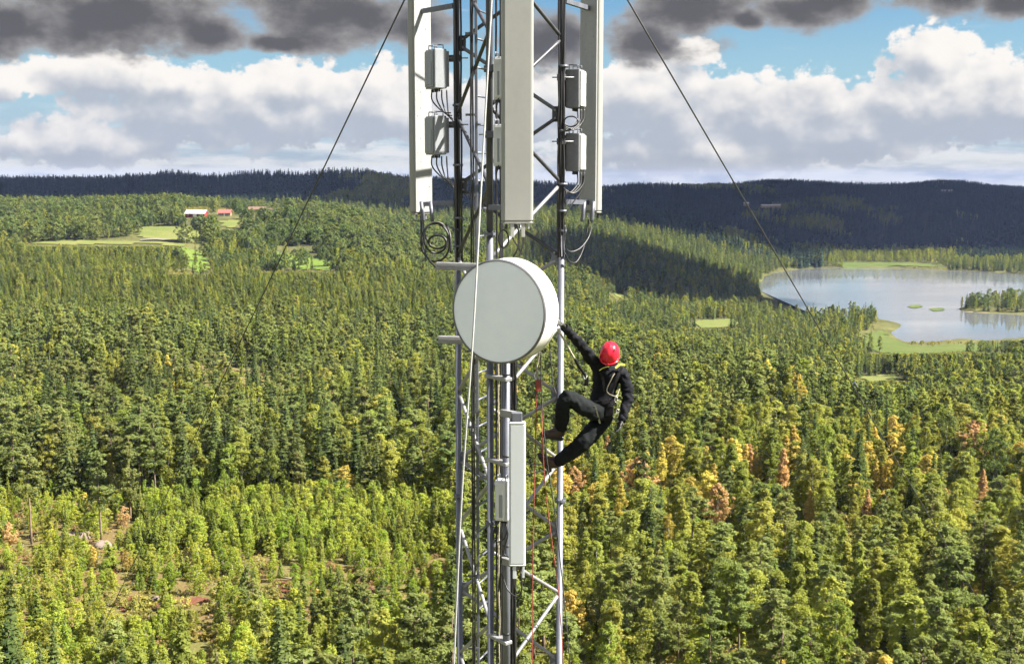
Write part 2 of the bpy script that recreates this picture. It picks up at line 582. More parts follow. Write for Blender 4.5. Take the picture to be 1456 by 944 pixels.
M['spruce'] = leaf('spruce_needles', (0.066, 0.094, 0.033), (0.125, 0.150, 0.046), 0.45)
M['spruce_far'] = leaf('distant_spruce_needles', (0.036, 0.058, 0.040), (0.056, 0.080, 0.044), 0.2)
M['pine'] = leaf('pine_needles', (0.140, 0.178, 0.056), (0.240, 0.256, 0.085), 0.48)
M['young_conifer'] = leaf('young_conifer_needles', (0.125, 0.165, 0.034), (0.205, 0.215, 0.050), 0.48)
M['birch'] = leaf('birch_leaves', (0.172, 0.210, 0.043), (0.310, 0.300, 0.068), 0.5)
M['birch_bright'] = leaf('young_birch_leaves', (0.195, 0.270, 0.038), (0.340, 0.345, 0.064), 0.5)
M['birch_yellow'] = leaf('yellowing_birch_leaves', (0.38, 0.32, 0.070), (0.50, 0.39, 0.11), 0.45)
M['birch_orange'] = leaf('orange_birch_leaves', (0.44, 0.27, 0.13), (0.52, 0.35, 0.18), 0.45, hue=0.05)
M['broadleaf'] = leaf('broadleaf_leaves', (0.080, 0.115, 0.036), (0.150, 0.170, 0.052), 0.35)
M['bush'] = leaf('undergrowth_leaves', (0.20, 0.21, 0.050), (0.33, 0.28, 0.085), 0.45)


M['heath'] = leaf('rusty_heath_leaves', (0.20, 0.13, 0.050), (0.27, 0.17, 0.075), 0.3)


def ground_mat(n):
    v = n.node('ShaderNodeNewGeometry').outputs['Position']
    a = n.noise(v, 0.035, 6, 0.62)
    b = n.noise(v, 0.5, 5, 0.65)
    c = n.mix(n.ss(a, 0.40, 0.62), (0.050, 0.056, 0.020), (0.095, 0.098, 0.030))
    c = n.mix(n.ss(b, 0.48, 0.72), c, (0.13, 0.105, 0.050))
    return bsdf(n, c, 0.95, 0, 0.1, bump=b, bump_s=0.6, bump_d=0.5)


M['ground'] = material('forest_floor', ground_mat)


def patch_mat(name, c1, c2, c3, sc=0.6, bump=0.3):
    def build(n):
        v = n.node('ShaderNodeNewGeometry').outputs['Position']
        a = n.noise(v, sc * 0.12, 5, 0.6)
        b = n.noise(v, sc, 6, 0.68)
        c = n.mix(n.ss(a, 0.38, 0.64), c1, c2)
        c = n.mix(n.ss(b, 0.50, 0.75), c, c3)
        return bsdf(n, c, 0.95, 0, 0.1, bump=b, bump_s=0.6, bump_d=bump)
    return material(name, build)


M['meadow'] = patch_mat('meadow_grass', (0.095, 0.120, 0.030), (0.125, 0.135, 0.040), (0.13, 0.115, 0.050), 0.4)
M['meadow_green'] = patch_mat('bright_pasture_grass', (0.085, 0.140, 0.022), (0.115, 0.155, 0.030), (0.11, 0.125, 0.035), 0.4)
M['reed'] = patch_mat('reed_marsh', (0.062, 0.090, 0.020), (0.085, 0.105, 0.028), (0.045, 0.062, 0.018), 0.3)
M['straw'] = patch_mat('dry_grass', (0.15, 0.13, 0.06), (0.19, 0.155, 0.085), (0.11, 0.10, 0.04), 0.5)
M['soil'] = patch_mat('red_brown_soil', (0.085, 0.034, 0.021), (0.12, 0.050, 0.030), (0.17, 0.10, 0.062), 1.2)
M['brash'] = patch_mat('clearing_floor', (0.12, 0.085, 0.036), (0.095, 0.095, 0.028), (0.19, 0.14, 0.075), 1.3)
M['gravel'] = patch_mat('gravel_road', (0.15, 0.14, 0.12), (0.18, 0.17, 0.145), (0.12, 0.11, 0.09), 1.0)
M['rock'] = patch_mat('pinkish_rock', (0.150, 0.118, 0.096), (0.20, 0.158, 0.135), (0.095, 0.078, 0.062), 1.2, 0.6)
M['wood_pale'] = worn('weathered_log', (0.17, 0.135, 0.095), (0.24, 0.205, 0.155), 0.85, 0, 5)


def water_mat(n):
    v = n.node('ShaderNodeNewGeometry').outputs['Position']
    a = n.noise(n.v('MULTIPLY', v, (0.35, 1.6, 1)), 0.35, 6, 0.6)
    big = n.noise(n.v('MULTIPLY', v, (0.25, 1.6, 1)), 0.012, 4, 0.6)
    rough = n.lin(big, 0.35, 0.65, 0.05, 0.16)
    return bsdf(n, (0.105, 0.110, 0.118), rough, 0, 1.0, bump=a, bump_s=0.035, bump_d=0.25)


M['water'] = material('lake_water', water_mat)

# ------------------------------------------------------------------ terrain
ROWS = np.array([1, 100, 170, 250, 300, 400, 500, 600, 700, 800, 900, 1000, 1100, 1250, 1400, 1550, 1800, 2200, 2800, 3500, 6000, 12000], float)
COLS = {
    -300: [-70, -68, -68, -70, -72, -73, -71, -66, -58, -49, -42, -34, -27, -26, -38, -40, -14, -12, -20, -30, -40, -60],
    0:    [-70, -68, -68, -70, -72, -73, -71, -66, -58, -49, -42, -35, -28, -27, -38, -40, -12, -12, -20, -30, -40, -60],
    250:  [-70, -68, -69, -71, -72, -74, -73, -68, -61, -52, -40, -29, -25, -30, -40, -40, -8, -10, -20, -30, -40, -60],
    450:  [-70, -68, -69, -71, -73, -75, -74, -71, -66, -55, -45, -37, -33, -38, -42, -30, 1, -8, -20, -30, -40, -60],
    600:  [-70, -69, -70, -72, -74, -76, -76, -74, -71, -67, -60, -53, -49, -48, -50, -40, -5, -8, -20, -30, -40, -60],
    800:  [-70, -70, -71, -73, -75, -77, -79, -83, -87, -89, -87, -81, -66, -48, -42, -50, -50, -25, -12, -20, -40, -60],
    950:  [-70, -70, -71, -73, -75, -79, -87, -96, -104, -100, -102, -103, -80, -38, -34, -50, -75, -50, -10, -18, -40, -60],
    1040: [-70, -70, -71, -74, -76, -80, -88, -97, -104, -100, -103, -107, -95, -54, -48, -68, -86, -50, -8, -16, -40, -60],
    1120: [-70, -70, -71, -74, -77, -81, -89, -98, -105, -107, -108, -109, -109, -107, -107, -107, -90, -50, -7, -14, -40, -60],
    1250: [-70, -70, -72, -75, -78, -84, -92, -100, -106, -109, -109, -109, -109, -109, -109, -108, -92, -52, -8, -14, -40, -60],
    1456: [-70, -70, -72, -76, -80, -86, -92, -98, -104, -108, -109, -109, -109, -109, -109, -106, -90, -52, -8, -14, -40, -60],
    1800: [-70, -70, -72, -76, -80, -84, -88, -92, -98, -105, -108, -108, -108, -108, -105, -100, -85, -52, -10, -14, -40, -60],
}
CPX = np.array(sorted(COLS), float)
CT = np.array([COLS[int(c)] for c in CPX], float)


def _hash(ix, iy, s):
    h = (ix * 374761393 + iy * 668265263 + s * 974634777) & 0x7fffffff
    h = ((h ^ (h >> 13)) * 1274126177) & 0x7fffffff
    return ((h ^ (h >> 16)) & 0xffff) / 65535.0


def vnoise(x, y, s=0):
    ix = np.floor(x).astype(np.int64); iy = np.floor(y).astype(np.int64)
    fx = x - ix; fy = y - iy
    fx = fx * fx * (3 - 2 * fx); fy = fy * fy * (3 - 2 * fy)
    a = _hash(ix, iy, s); b = _hash(ix + 1, iy, s); c = _hash(ix, iy + 1, s); d_ = _hash(ix + 1, iy + 1, s)
    return (a + (b - a) * fx) * (1 - fy) + (c + (d_ - c) * fx) * fy - 0.5


def in_poly(px, py, poly):
    inside = np.zeros(np.shape(px), bool)
    n = len(poly)
    for i in range(n):
        x1, y1 = poly[i]; x2, y2 = poly[(i + 1) % n]
        if y1 == y2: continue
        c = ((y1 > py) != (y2 > py)) & (px < (x2 - x1) * (py - y1) / (y2 - y1) + x1)
        inside ^= c
    return inside


def poly_dist(px, py, poly):
    dm = np.full(np.shape(px), 1e9)
    n = len(poly)
    for i in range(n):
        x1, y1 = poly[i]; x2, y2 = poly[(i + 1) % n]
        dx, dy = x2 - x1, y2 - y1
        t = np.clip(((px - x1) * dx + (py - y1) * dy) / (dx * dx + dy * dy + 1e-9), 0, 1)
        dm = np.minimum(dm, np.hypot(px - x1 - t * dx, py - y1 - t * dy))
    return dm


LAKE_Z = CZ - 110.0


def flat_poly(pts, zrel):
    out = []
    for px, py in pts:
        Y = zrel / slope(py)
        q = P(px, py, Y)
        out.append((q.x, q.y))
    return out


def smooth_poly(poly, k=5):
    v = [Vector((x, y, 0)) for x, y in poly]
    n = len(v); out = []
    for i in range(n):
        a, b, c, d_ = v[i - 1], v[i], v[(i + 1) % n], v[(i + 2) % n]
        for j in range(k):
            t = j / k
            q = 0.5 * ((2 * b) + (c - a) * t + (2 * a - 5 * b + 4 * c - d_) * t * t + (3 * b - a - 3 * c + d_) * t ** 3)
            out.append((q.x, q.y))
    return out


LAKE = smooth_poly(flat_poly([(1082, 397), (1110, 386), (1160, 381.5), (1230, 380.5), (1300, 382.5), (1390, 386), (1456, 390), (1600, 400), (1720, 412),
                              (1740, 455), (1600, 476), (1456, 481), (1400, 485), (1372, 482), (1340, 485), (1292, 487), (1266, 474), (1280, 461),
                              (1250, 456), (1205, 456), (1150, 458), (1097, 452), (1080, 432)], -110), 5)
ISLE = smooth_poly(flat_poly([(1366, 441), (1400, 444), (1440, 446), (1520, 450), (1600, 448), (1700, 440), (1650, 425), (1520, 424), (1440, 428), (1385, 433)], -110), 4)
REED1 = smooth_poly(flat_poly([(1288, 436), (1302, 433.5), (1316, 436), (1300, 439)], -110), 4)
REED2 = smooth_poly(flat_poly([(1318, 440), (1338, 438), (1346, 441), (1330, 443)], -110), 4)


def terrain(x, y):
    x = np.asarray(x, float); y = np.asarray(y, float)
    yy = np.where(y > 30, y, np.maximum(30, np.hypot(x, y) * 0.25))
    u = 728 + 1715 * x / np.maximum(y, 30)
    u = np.clip(u, CPX[0], CPX[-1])
    ly = np.log(ROWS); q = np.log(np.clip(yy, 1, 11999))
    ri = np.clip(np.searchsorted(ROWS, np.clip(yy, 1, 11999), side='right') - 1, 0, len(ROWS) - 2)
    ft = (np.clip(yy, 1, 11999) - ROWS[ri]) / (ROWS[ri + 1] - ROWS[ri])
    ci = np.clip(np.searchsorted(CPX, u, side='right') - 1, 0, len(CPX) - 2)
    fu = (u - CPX[ci]) / (CPX[ci + 1] - CPX[ci])

    def cub(p0, p1, p2, p3, t):
        return 0.5 * (2 * p1 + (p2 - p0) * t + (2 * p0 - 5 * p1 + 4 * p2 - p3) * t * t + (3 * p1 - p0 - 3 * p2 + p3) * t ** 3)
    nr = len(ROWS)

    def colval(c):
        c = np.clip(c, 0, len(CPX) - 1)
        fs = ft * ft * (3 - 2 * ft) * 0.5 + ft * 0.5
        return CT[c, ri] * (1 - fs) + CT[c, np.minimum(ri + 1, nr - 1)] * fs
    fu2 = fu * fu * (3 - 2 * fu)
    z = colval(ci) * (1 - fu2) + colval(ci + 1) * fu2
    r = np.hypot(x, y)
    amp1 = np.clip((r - 60) / 300, 0, 1)
    z = z + vnoise(x / 55, y / 55, 1) * 2.4 * amp1 + vnoise(x / 160, y / 160, 2) * 5.0 * np.clip((r - 150) / 500, 0, 1)
    far = np.clip((r - 1600) / 600, 0, 1)
    z = z + (vnoise(x / 420, y / 420, 3) * 16 + vnoise(x / 190, y / 190, 4) * 9) * far
    # rolling ground: folds on the left, a pine knoll and a dip behind it on the right
    left = np.clip(-x / 120, 0, 1) * np.clip((y - 260) / 120, 0, 1) * np.clip((1050 - y) / 250, 0, 1)
    z = z + vnoise(x / 120 + 3.3, y / 105 + 1.7, 8) * 15 * left

    def hill(pc, yc, h, sp, sy2):
        return h * np.exp(-((u - pc) / sp) ** 2 - ((y - yc) / sy2) ** 2)
    z = z + hill(1090, 365, 11, 120, 60) + hill(1330, 500, -10, 130, 70) + hill(1400, 330, 6, 90, 50) + hill(920, 540, 7, 110, 60) + hill(800, 330, -4, 90, 60)
    rx = [-400, 0, 100, 200, 230, 255, 290, 320, 345, 400, 430, 450, 485, 520, 590, 640, 760, 860, 905, 990, 1040, 1090, 1130, 1200, 1240, 1290, 1330, 1370, 1410, 1456, 1800]
    rz = [2, 2, 2, 6, 11, 11, 5, 4, 6, 2, -2, 1, 5, 6, -5, -5, -10, -16, -9, -12, -11, -2, -3, -11, -16, -10, -2, -4, -16, -21, -8]
    fz = np.clip((y - 1500) / 300, 0, 1)
    z = z + np.interp(u, rx, rz) * fz * fz * (3 - 2 * fz)
    z = z + CZ
    # the lake basin
    m = (y > 500) & (y < 2000) & (x > 0)
    if np.any(m):
        xs, ys = x[m], y[m]
        ins = in_poly(xs, ys, LAKE) & ~in_poly(xs, ys, ISLE)
        dd = np.minimum(poly_dist(xs, ys, LAKE), poly_dist(xs, ys, ISLE))
        zz = z[m]
        zin = LAKE_Z - np.minimum(dd * 0.08, 3.0)
        zo2 = np.maximum(np.minimum(zz, LAKE_Z + 0.2 + dd * 0.30), LAKE_Z + np.minimum(0.1 + dd * 0.05, 1.2))
        zs = np.where(ins, zin, zo2)
        z = z.copy(); z[m] = zs
    return z


def tz(x, y):
    return float(terrain(np.array([x]), np.array([y]))[0])


def ground_at(px, py, lo=100, hi=4000):
    """World ground point under a photo pixel."""
    Ys = np.geomspace(lo, hi, 1500)
    v = (472.0 - py) / F
    k = math.cos(TH) + v * math.sin(TH)
    xs = (px - 728.0) / F / k * Ys
    zr = CZ + slope(py) * Ys
    g = terrain(xs, Ys)
    i = np.argmax(g >= zr)
    if g[i] < zr[i]: i = len(Ys) - 1
    return Vector((xs[i], Ys[i], float(g[i])))


az_f = np.radians(np.linspace(-36, 36, 360))
az_c = np.radians(np.concatenate([np.linspace(-180, -36, 37)[:-1], []]))
az_c2 = np.radians(np.linspace(36, 180, 37)[1:-1])
AZ = np.concatenate([az_c, az_f, az_c2])
RR = np.concatenate([[6, 20, 40, 70], np.geomspace(95, 4200, 300), np.geomspace(4400, 9000, 14)])
AA, RG = np.meshgrid(AZ, RR)
gx = (np.sin(AA) * RG).ravel(); gy = (np.cos(AA) * RG).ravel()
gz = terrain(gx, gy)
na, nr_ = len(AZ), len(RR)
ii, jj = np.meshgrid(np.arange(nr_ - 1), np.arange(na), indexing='ij')
j2 = (jj + 1) % na
quads = np.stack([ii * na + jj, ii * na + j2, (ii + 1) * na + j2, (ii + 1) * na + jj], -1).reshape(-1, 4)[:, ::-1]
gv = np.stack([gx, gy, gz], 1)
gv = np.vstack([gv, [[0, 0, float(np.mean(gz[:na]))]]])
me = np_mesh('ground', gv, quads, [M['ground']], smooth=True)
o = bpy.data.objects.new('ground', me); col.objects.link(o); tag(o, kind='structure')
fan = np.array([[len(gv) - 1, j, (j + 1) % na] for j in range(na)])[:, ::-1]
me2 = np_mesh('ground_centre', gv, fan, [M['ground']], smooth=True)
bm_j = bpy.data.objects.new('ground', me2); col.objects.link(bm_j); tag(bm_j, kind='structure')

# lake: one flat water sheet, the shore is where the ground rises out of it
lv = [(x, y, LAKE_Z) for x, y in [(250, 700), (1500, 700), (1900, 1900), (250, 1900)]]
lake = MB().add(lv, [[0, 1, 2, 3]]).obj('lake', M['water']); tag(lake, kind='structure')


def sheet(name, poly, mat, off=0.35, res=6.0, kind='structure', wob=0.0):
    """A ground patch with an irregular outline that follows the terrain."""
    poly = smooth_poly(poly, 4)
    xs = [p[0] for p in poly]; ys = [p[1] for p in poly]
    nx = max(4, int((max(xs) - min(xs)) / res)); ny = max(4, int((max(ys) - min(ys)) / res))
    X, Y = np.meshgrid(np.linspace(min(xs), max(xs), nx + 1), np.linspace(min(ys), max(ys), ny + 1))
    wx = X + (vnoise(X / 9, Y / 9, 11) + 0.5 * vnoise(X / 2.4, Y / 2.4, 13)) * wob; wy = Y + (vnoise(X / 9, Y / 9, 12) + 0.5 * vnoise(X / 2.4, Y / 2.4, 14)) * wob
    Z = terrain(X, Y) + off
    ins = in_poly(wx, wy, poly)
    vid = -np.ones(X.shape, int)
    i_, j_ = np.meshgrid(np.arange(ny), np.arange(nx), indexing='ij')
    keep = ins[:-1, :-1] & ins[1:, :-1] & ins[:-1, 1:] & ins[1:, 1:]
    w_ = nx + 1
    a = (i_ * w_ + j_)[keep]
    f = np.stack([a, a + 1, a + 1 + w_, a + w_], 1)
    if len(f) == 0: return None
    used, inv = np.unique(f, return_inverse=True)
    v = np.stack([X.ravel(), Y.ravel(), Z.ravel()], 1)[used]
    ob = bpy.data.objects.new(name, np_mesh(name, v, inv.reshape(-1, 4), [mat], smooth=True))
    col.objects.link(ob); tag(ob, kind=kind)
    return ob


def gpoly(pts):
    return [tuple(ground_at(a, b)[:2]) for a, b in pts]


OPEN = []        # polygons kept free of trees

MEADOWS = [
    ('meadow', 'meadow_green', [(240, 352), (285, 356), (300, 372), (296, 392), (268, 388), (258, 366)], 1.0),
    ('meadow', 'meadow_green', [(372, 352), (400, 360), (440, 366), (480, 376), (478, 386), (440, 386), (390, 374)], 1.0),
    ('meadow', 'meadow', [(40, 346), (120, 343), (230, 344), (270, 348), (262, 353), (190, 349), (60, 350)], 1.0),
    ('meadow', 'meadow', [(312, 316), (348, 314), (346, 324), (322, 328)], 1.0),
    ('meadow', 'meadow', [(190, 326), (250, 322), (300, 334), (290, 345), (200, 340)], 1.0),
]
for nm, mt, pl, off in MEADOWS:
    g = gpoly(pl); OPEN.append(g); sheet(nm, g, M[mt], 0.6, 5.0, wob=4)
MEADOW_R = [
    ('meadow', 'meadow', gpoly([(985, 456), (1055, 455), (1057, 466), (1020, 469), (985, 465)])),
    ('meadow', 'meadow', gpoly([(868, 417), (898, 415), (902, 424), (876, 427)])),
    ('marsh', 'reed', flat_poly([(1228, 473), (1262, 470), (1270, 479), (1300, 491), (1345, 489), (1400, 488), (1440, 486), (1430, 496), (1380, 505), (1300, 508), (1236, 500), (1222, 486)], -108.5)),
    ('meadow', 'meadow', gpoly([(1215, 537), (1275, 532), (1290, 540), (1240, 545)])),
    ('marsh', 'reed', flat_poly([(1190, 376.5), (1240, 376), (1330, 378), (1345, 381), (1260, 380), (1200, 380)], -109)),
    ('reed_bed', 'reed', REED1), ('reed_bed', 'reed', REED2),
    ('marsh', 'straw', flat_poly([(1350, 443), (1366, 441), (1410, 443.5), (1420, 447), (1370, 447)], -109.3)),
]
for nm, mt, g in MEADOW_R:
    OPEN.append(g)
    sh = sheet(nm, g, M[mt], 0.5 if nm != 'reed_bed' else 0.0, 5.0 if nm != 'reed_bed' else 2.0, wob=3)
    if nm == 'reed_bed' and sh:
        for vv in sh.data.vertices: vv.co.z = LAKE_Z + 0.25 + 0.2 * random.random()
# gravel road past the farm
rp = [ground_at(a, b) for a, b in ((200, 343), (222, 342), (246, 343.5), (262, 342))]
road = []
for q in spline(rp, 6): road.append(q)
vs = []
for i, q in enumerate(road):
    for s in (-2.2, 2.2):
        vs.append((q.x, q.y + s, tz(q.x, q.y + s) + 1.1))
tag(MB().add(vs, [[2 * i, 2 * i + 2, 2 * i + 3, 2 * i + 1] for i in range(len(road) - 1)]).obj('road', M['gravel']), kind='structure')

CLEAR = gpoly([(-60, 722), (200, 716), (420, 716), (640, 724), (660, 800), (640, 960), (560, 1000), (-60, 1000)])
SOILS = [gpoly(q) for q in ([(152, 868), (170, 856), (196, 850), (214, 858), (222, 868), (186, 876)],
                            [(248, 856), (280, 848), (305, 856), (296, 868), (262, 868)],
                            [(270, 902), (300, 900), (312, 912), (300, 926), (278, 920)],
                            [(380, 832), (410, 826), (420, 846), (400, 862), (382, 852)],
                            [(500, 836), (525, 828), (537, 842), (530, 862), (508, 858)],
                            [(600, 846), (640, 840), (640, 852), (612, 856)])]
for g in SOILS: sheet('soil', g, M['soil'], 0.16, 0.5, wob=5.0)
sheet('clearing_floor', CLEAR, M['brash'], 0.08, 2.5, wob=4)
BARE = [gpoly(q) for q in ([(250, 530), (300, 520), (400, 535), (410, 560), (380, 575), (320, 572), (270, 555)],
                           [(140, 590), (200, 585), (215, 605), (180, 615), (140, 606)],
                           [(1090, 604), (1130, 600), (1200, 618), (1210, 628), (1150, 626), (1100, 614)])]
for g in BARE: sheet('clearing_floor', g, M['brash'], 0.25, 2.0, wob=5)

# ------------------------------------------------------------------ trees
def unit(v):
    return v / np.maximum(np.linalg.norm(v, axis=1, keepdims=True), 1e-6)


def tris(c, nrm, size, rg):
    """One leaf spray (triangle) per centre, facing nrm."""
    n = len(c)
    t1 = unit(np.cross(nrm, unit(rg.normal(size=(n, 3)))))
    t2 = np.cross(nrm, t1)
    s = size[:, None]
    a = c + t1 * s
    b = c - t1 * s * 0.55 + t2 * s * 0.75
    d_ = c - t1 * s * 0.55 - t2 * s * 0.75
    v = np.stack([a, b, d_], 1).reshape(-1, 3)
    return v, np.arange(3 * n).reshape(-1, 3)


def clumps(cs, rs, per, size, rg, outward, flat=0.7):
    """Leaf sprays filling ellipsoid clumps."""
    n = len(cs)
    k = np.repeat(np.arange(n), per)
    dirs = unit(rg.normal(size=(n * per, 3)))
    rad = rg.random(n * per) ** 0.45
    off = dirs * rad[:, None] * rs[k][:, None] * np.array([1, 1, flat])
    c = cs[k] + off
    nrm = unit(dirs * 0.8 + outward[k] * 0.5 + rg.normal(size=(n * per, 3)) * 0.55 + np.array([0, 0, 0.25]))
    sz = size * (0.65 + 0.7 * rg.random(n * per))
    return tris(c, nrm, sz, rg)


def stem(h, r, n, rg, bend=0.02, limbs=()):
    mb = MB()
    pts = []
    bx, by = rg.normal(size=2) * bend * h
    for i in range(7):
        t = i / 6
        pts.append((bx * t * t, by * t * t, -0.6 + t * (h + 0.6)))
    mb.tube(pts, r, n, True, r * 0.18)
    for a, b, rr in limbs:
        mb.tube([a, (Vector(a) + Vector(b)) / 2 + Vector((0, 0, 0.12)), b], rr, 4, True, rr * 0.35)
    v = np.array(mb.v, float)
    f = []
    for q in mb.f:
        for i in range(1, len(q) - 1): f.append((q[0], q[i], q[i + 1]))
    return v, np.array(f)


def spruce(seed, H, Rm, lod=1.0, base=0.06, gap=0.05, leafs=0.42):
    rg = np.random.default_rng(seed)
    C, Nn, S = [], [], []
    nz = max(8, int(26 * (0.5 + 0.5 * lod)))
    for i in range(nz):
        t = (i + 0.5 * rg.random()) / nz
        z = H * (base + (1 - base) * t)
        r = Rm * ((1 - t) ** 0.85) * (0.8 + 0.4 * rg.random()) + 0.10
        nb = max(4, int((11 - 5 * t) * (0.45 + 0.55 * lod)))
        a0 = rg.random() * 6.28
        for b in range(nb):
            a = a0 + 6.283 * (b + 0.4 * rg.random()) / nb
            rl = r * (0.65 + 0.5 * rg.random())
            m = max(2, int((3 + 7 * (1 - t)) * lod))
            q = (np.arange(m) + rg.random(m)) / m
            q = q ** 0.75
            rad = rl * q
            zz = z - 0.35 * rl * q ** 1.4 + 0.12 * rl * q ** 4 + rg.normal(size=m) * 0.08
            ang = a + rg.normal(size=m) * 0.16
            C.append(np.stack([np.cos(ang) * rad, np.sin(ang) * rad, zz], 1))
            od = np.stack([np.cos(ang), np.sin(ang), np.full(m, 0.0)], 1)
            Nn.append(unit(od * 0.6 + np.array([0, 0, 0.75]) + rg.normal(size=(m, 3)) * 0.4))
            S.append(leafs * (0.7 + 0.6 * rg.random(m)) * (0.55 + 0.5 * (1 - t)) / max(0.45, lod ** 0.5))
    C.append(np.array([[0, 0, H * (1 - 0.012 * k)] for k in range(3)])); Nn.append(unit(rg.normal(size=(3, 3)) * np.array([1, 1, .2]))); S.append(np.full(3, 0.22))
    v, f = tris(np.vstack(C), np.vstack(Nn), np.concatenate(S), rg)
    return v, f, stem(H * 0.96, H * 0.011 + 0.03, 6, rg, 0.004)


def pine(seed, H, lod=1.0, base=0.45, Rm=2.1):
    rg = np.random.default_rng(seed)
    cs, rs, limbs = [], [], []
    nl = 26
    for i in range(nl):
        t = (i + rg.random()) / nl
        z = H * (base + (0.97 - base) * t)
        prof = min(1.0, 0.55 + 2.2 * t) * (1 - t) ** 0.62 + 0.10
        r = Rm * prof * (0.55 + 0.6 * rg.random())
        a = rg.random() * 6.283 if i % 2 else i * 2.4
        tip = np.array([math.cos(a) * r, math.sin(a) * r, z + r * 0.22])
        limbs.append(((0, 0, z - 0.1 * r), tuple(tip), 0.05))
        for q in (0.55, 0.8, 1.0):
            cs.append(np.array([math.cos(a) * r * q, math.sin(a) * r * q, z + r * 0.22 * q]) + rg.normal(size=3) * 0.28)
            rs.append((0.50 + 0.42 * rg.random()) * (1.05 - 0.5 * t))
    cs.append(np.array([0, 0, H])); rs.append(0.6)
    cs = np.array(cs); rs = np.array(rs)
    out = unit(cs - np.array([0, 0, H * (base + 1) / 2]))
    v, f = clumps(cs, rs, max(5, int(62 * lod)), 0.18 / max(0.42, lod ** 0.5), rg, out, 0.6)
    return v, f, stem(H * 0.98, H * 0.012 + 0.03, 7, rg, 0.012, limbs if lod > 0.5 else limbs[:6])


def leafy(seed, H, Rm, lod=1.0, base=0.12, shape='oval', nc=80, per=30, leafs=0.24, cr=0.75):
    """Birch, aspen and other broad-leaved crowns."""
    rg = np.random.default_rng(seed)
    cs, rs = [], []
    ph = rg.random(6) * 6.283
    for i in range(nc):
        t = rg.random() ** (0.85 if shape == 'oval' else 1.0)
        z = H * (base + (1 - base) * t)
        if shape == 'oval':
            prof = (math.sin(math.pi * (0.10 + 0.86 * t) ** 1.15)) ** 0.75
        elif shape == 'spire':
            prof = (1 - t) ** 0.7 * min(1, 0.45 + 2.2 * t)
        else:
            prof = max(0.0, 1 - (2 * t - 0.92) ** 2) ** 0.5
        a = rg.random() * 6.283
        wob = 1 + 0.22 * math.sin(2 * a + ph[0] + 4 * t) + 0.18 * math.sin(3 * a + ph[1] - 5 * t)
        r = Rm * prof * wob * (rg.random() ** 0.42)
        cs.append([math.cos(a) * r, math.sin(a) * r, z])
        rs.append(cr * (0.6 + 0.7 * rg.random()) * (1 - 0.45 * t if shape == 'spire' else 1 - 0.25 * t))
    cs = np.array(cs); rs = np.array(rs)
    out = unit(cs - np.array([0, 0, H * (base + 0.55 * (1 - base))]))
    v, f = clumps(cs, rs, max(4, int(per * lod)), leafs / max(0.42, lod ** 0.5), rg, out, 0.85)
    limbs = [((0, 0, max(0.2, c[2] - 0.9 * math.hypot(c[0], c[1]))), tuple(c), 0.03) for c in cs[:10]]
    return v, f, stem(H * 0.93, H * 0.007 + 0.03, 6, rg, 0.02, limbs if lod > 0.5 else ())


TEMPL = {}     # key -> (crown mesh, trunk mesh, joined mesh, height, half width)


def templ(key, data, leafm, barkm, Hh, Rr):
    v, f, (tv, tf) = data
    crown = np_mesh(key + '_crown', v, f, [M[leafm]])
    trunk = np_mesh(key + '_trunk', tv, tf, [M[barkm]], smooth=True)
    jv = np.vstack([v, tv]); jf = np.vstack([f, tf + len(v)])
    joined = np_mesh(key, jv, jf, [M[leafm], M[barkm]], np.concatenate([np.zeros(len(f)), np.ones(len(tf))]))
    TEMPL[key] = (crown, trunk, joined, Hh, Rr)


for i in range(5):
    templ(f'spruce_{i}', spruce(10 + i, 16, 2.05 + 0.2 * i), 'spruce', 'spruce_bark', 16, 2.4)
    templ(f'pine_{i}', pine(20 + i, 15, base=0.26 + 0.06 * ((i * 2) % 5), Rm=2.1 + 0.15 * i), 'pine', 'pine_bark', 15, 2.1)
    templ(f'birch_{i}', leafy(30 + i, 13, 1.95 + 0.15 * i, shape=('oval', 'spire', 'oval', 'round', 'spire')[i], nc=110, per=40, leafs=0.19), 'birch', 'birch_bark', 13, 2.0)
    templ(f'sapling_{i}', leafy(40 + i, 6.5, 1.35 + 0.12 * i, base=0.03, shape='spire' if i == 0 else 'oval', nc=64, per=30, leafs=0.15, cr=0.5), 'birch_bright', 'birch_bark', 6.5, 1.2)
    templ(f'heath_{i}', leafy(150 + i, 1.3, 1.3, base=0.03, shape='round', nc=16, per=24, leafs=0.13, cr=0.4), 'heath', 'birch_bark', 1.3, 1.3)
    templ(f'bush_{i}', leafy(50 + i, 1.7, 1.2, base=0.05, shape='round', nc=16, per=24, leafs=0.15, cr=0.45), 'bush', 'birch_bark', 1.7, 1.3)
    templ(f'youngconifer_{i}', spruce(60 + i, 7, 1.55, 0.8, leafs=0.32), 'young_conifer', 'spruce_bark', 7, 1.6)
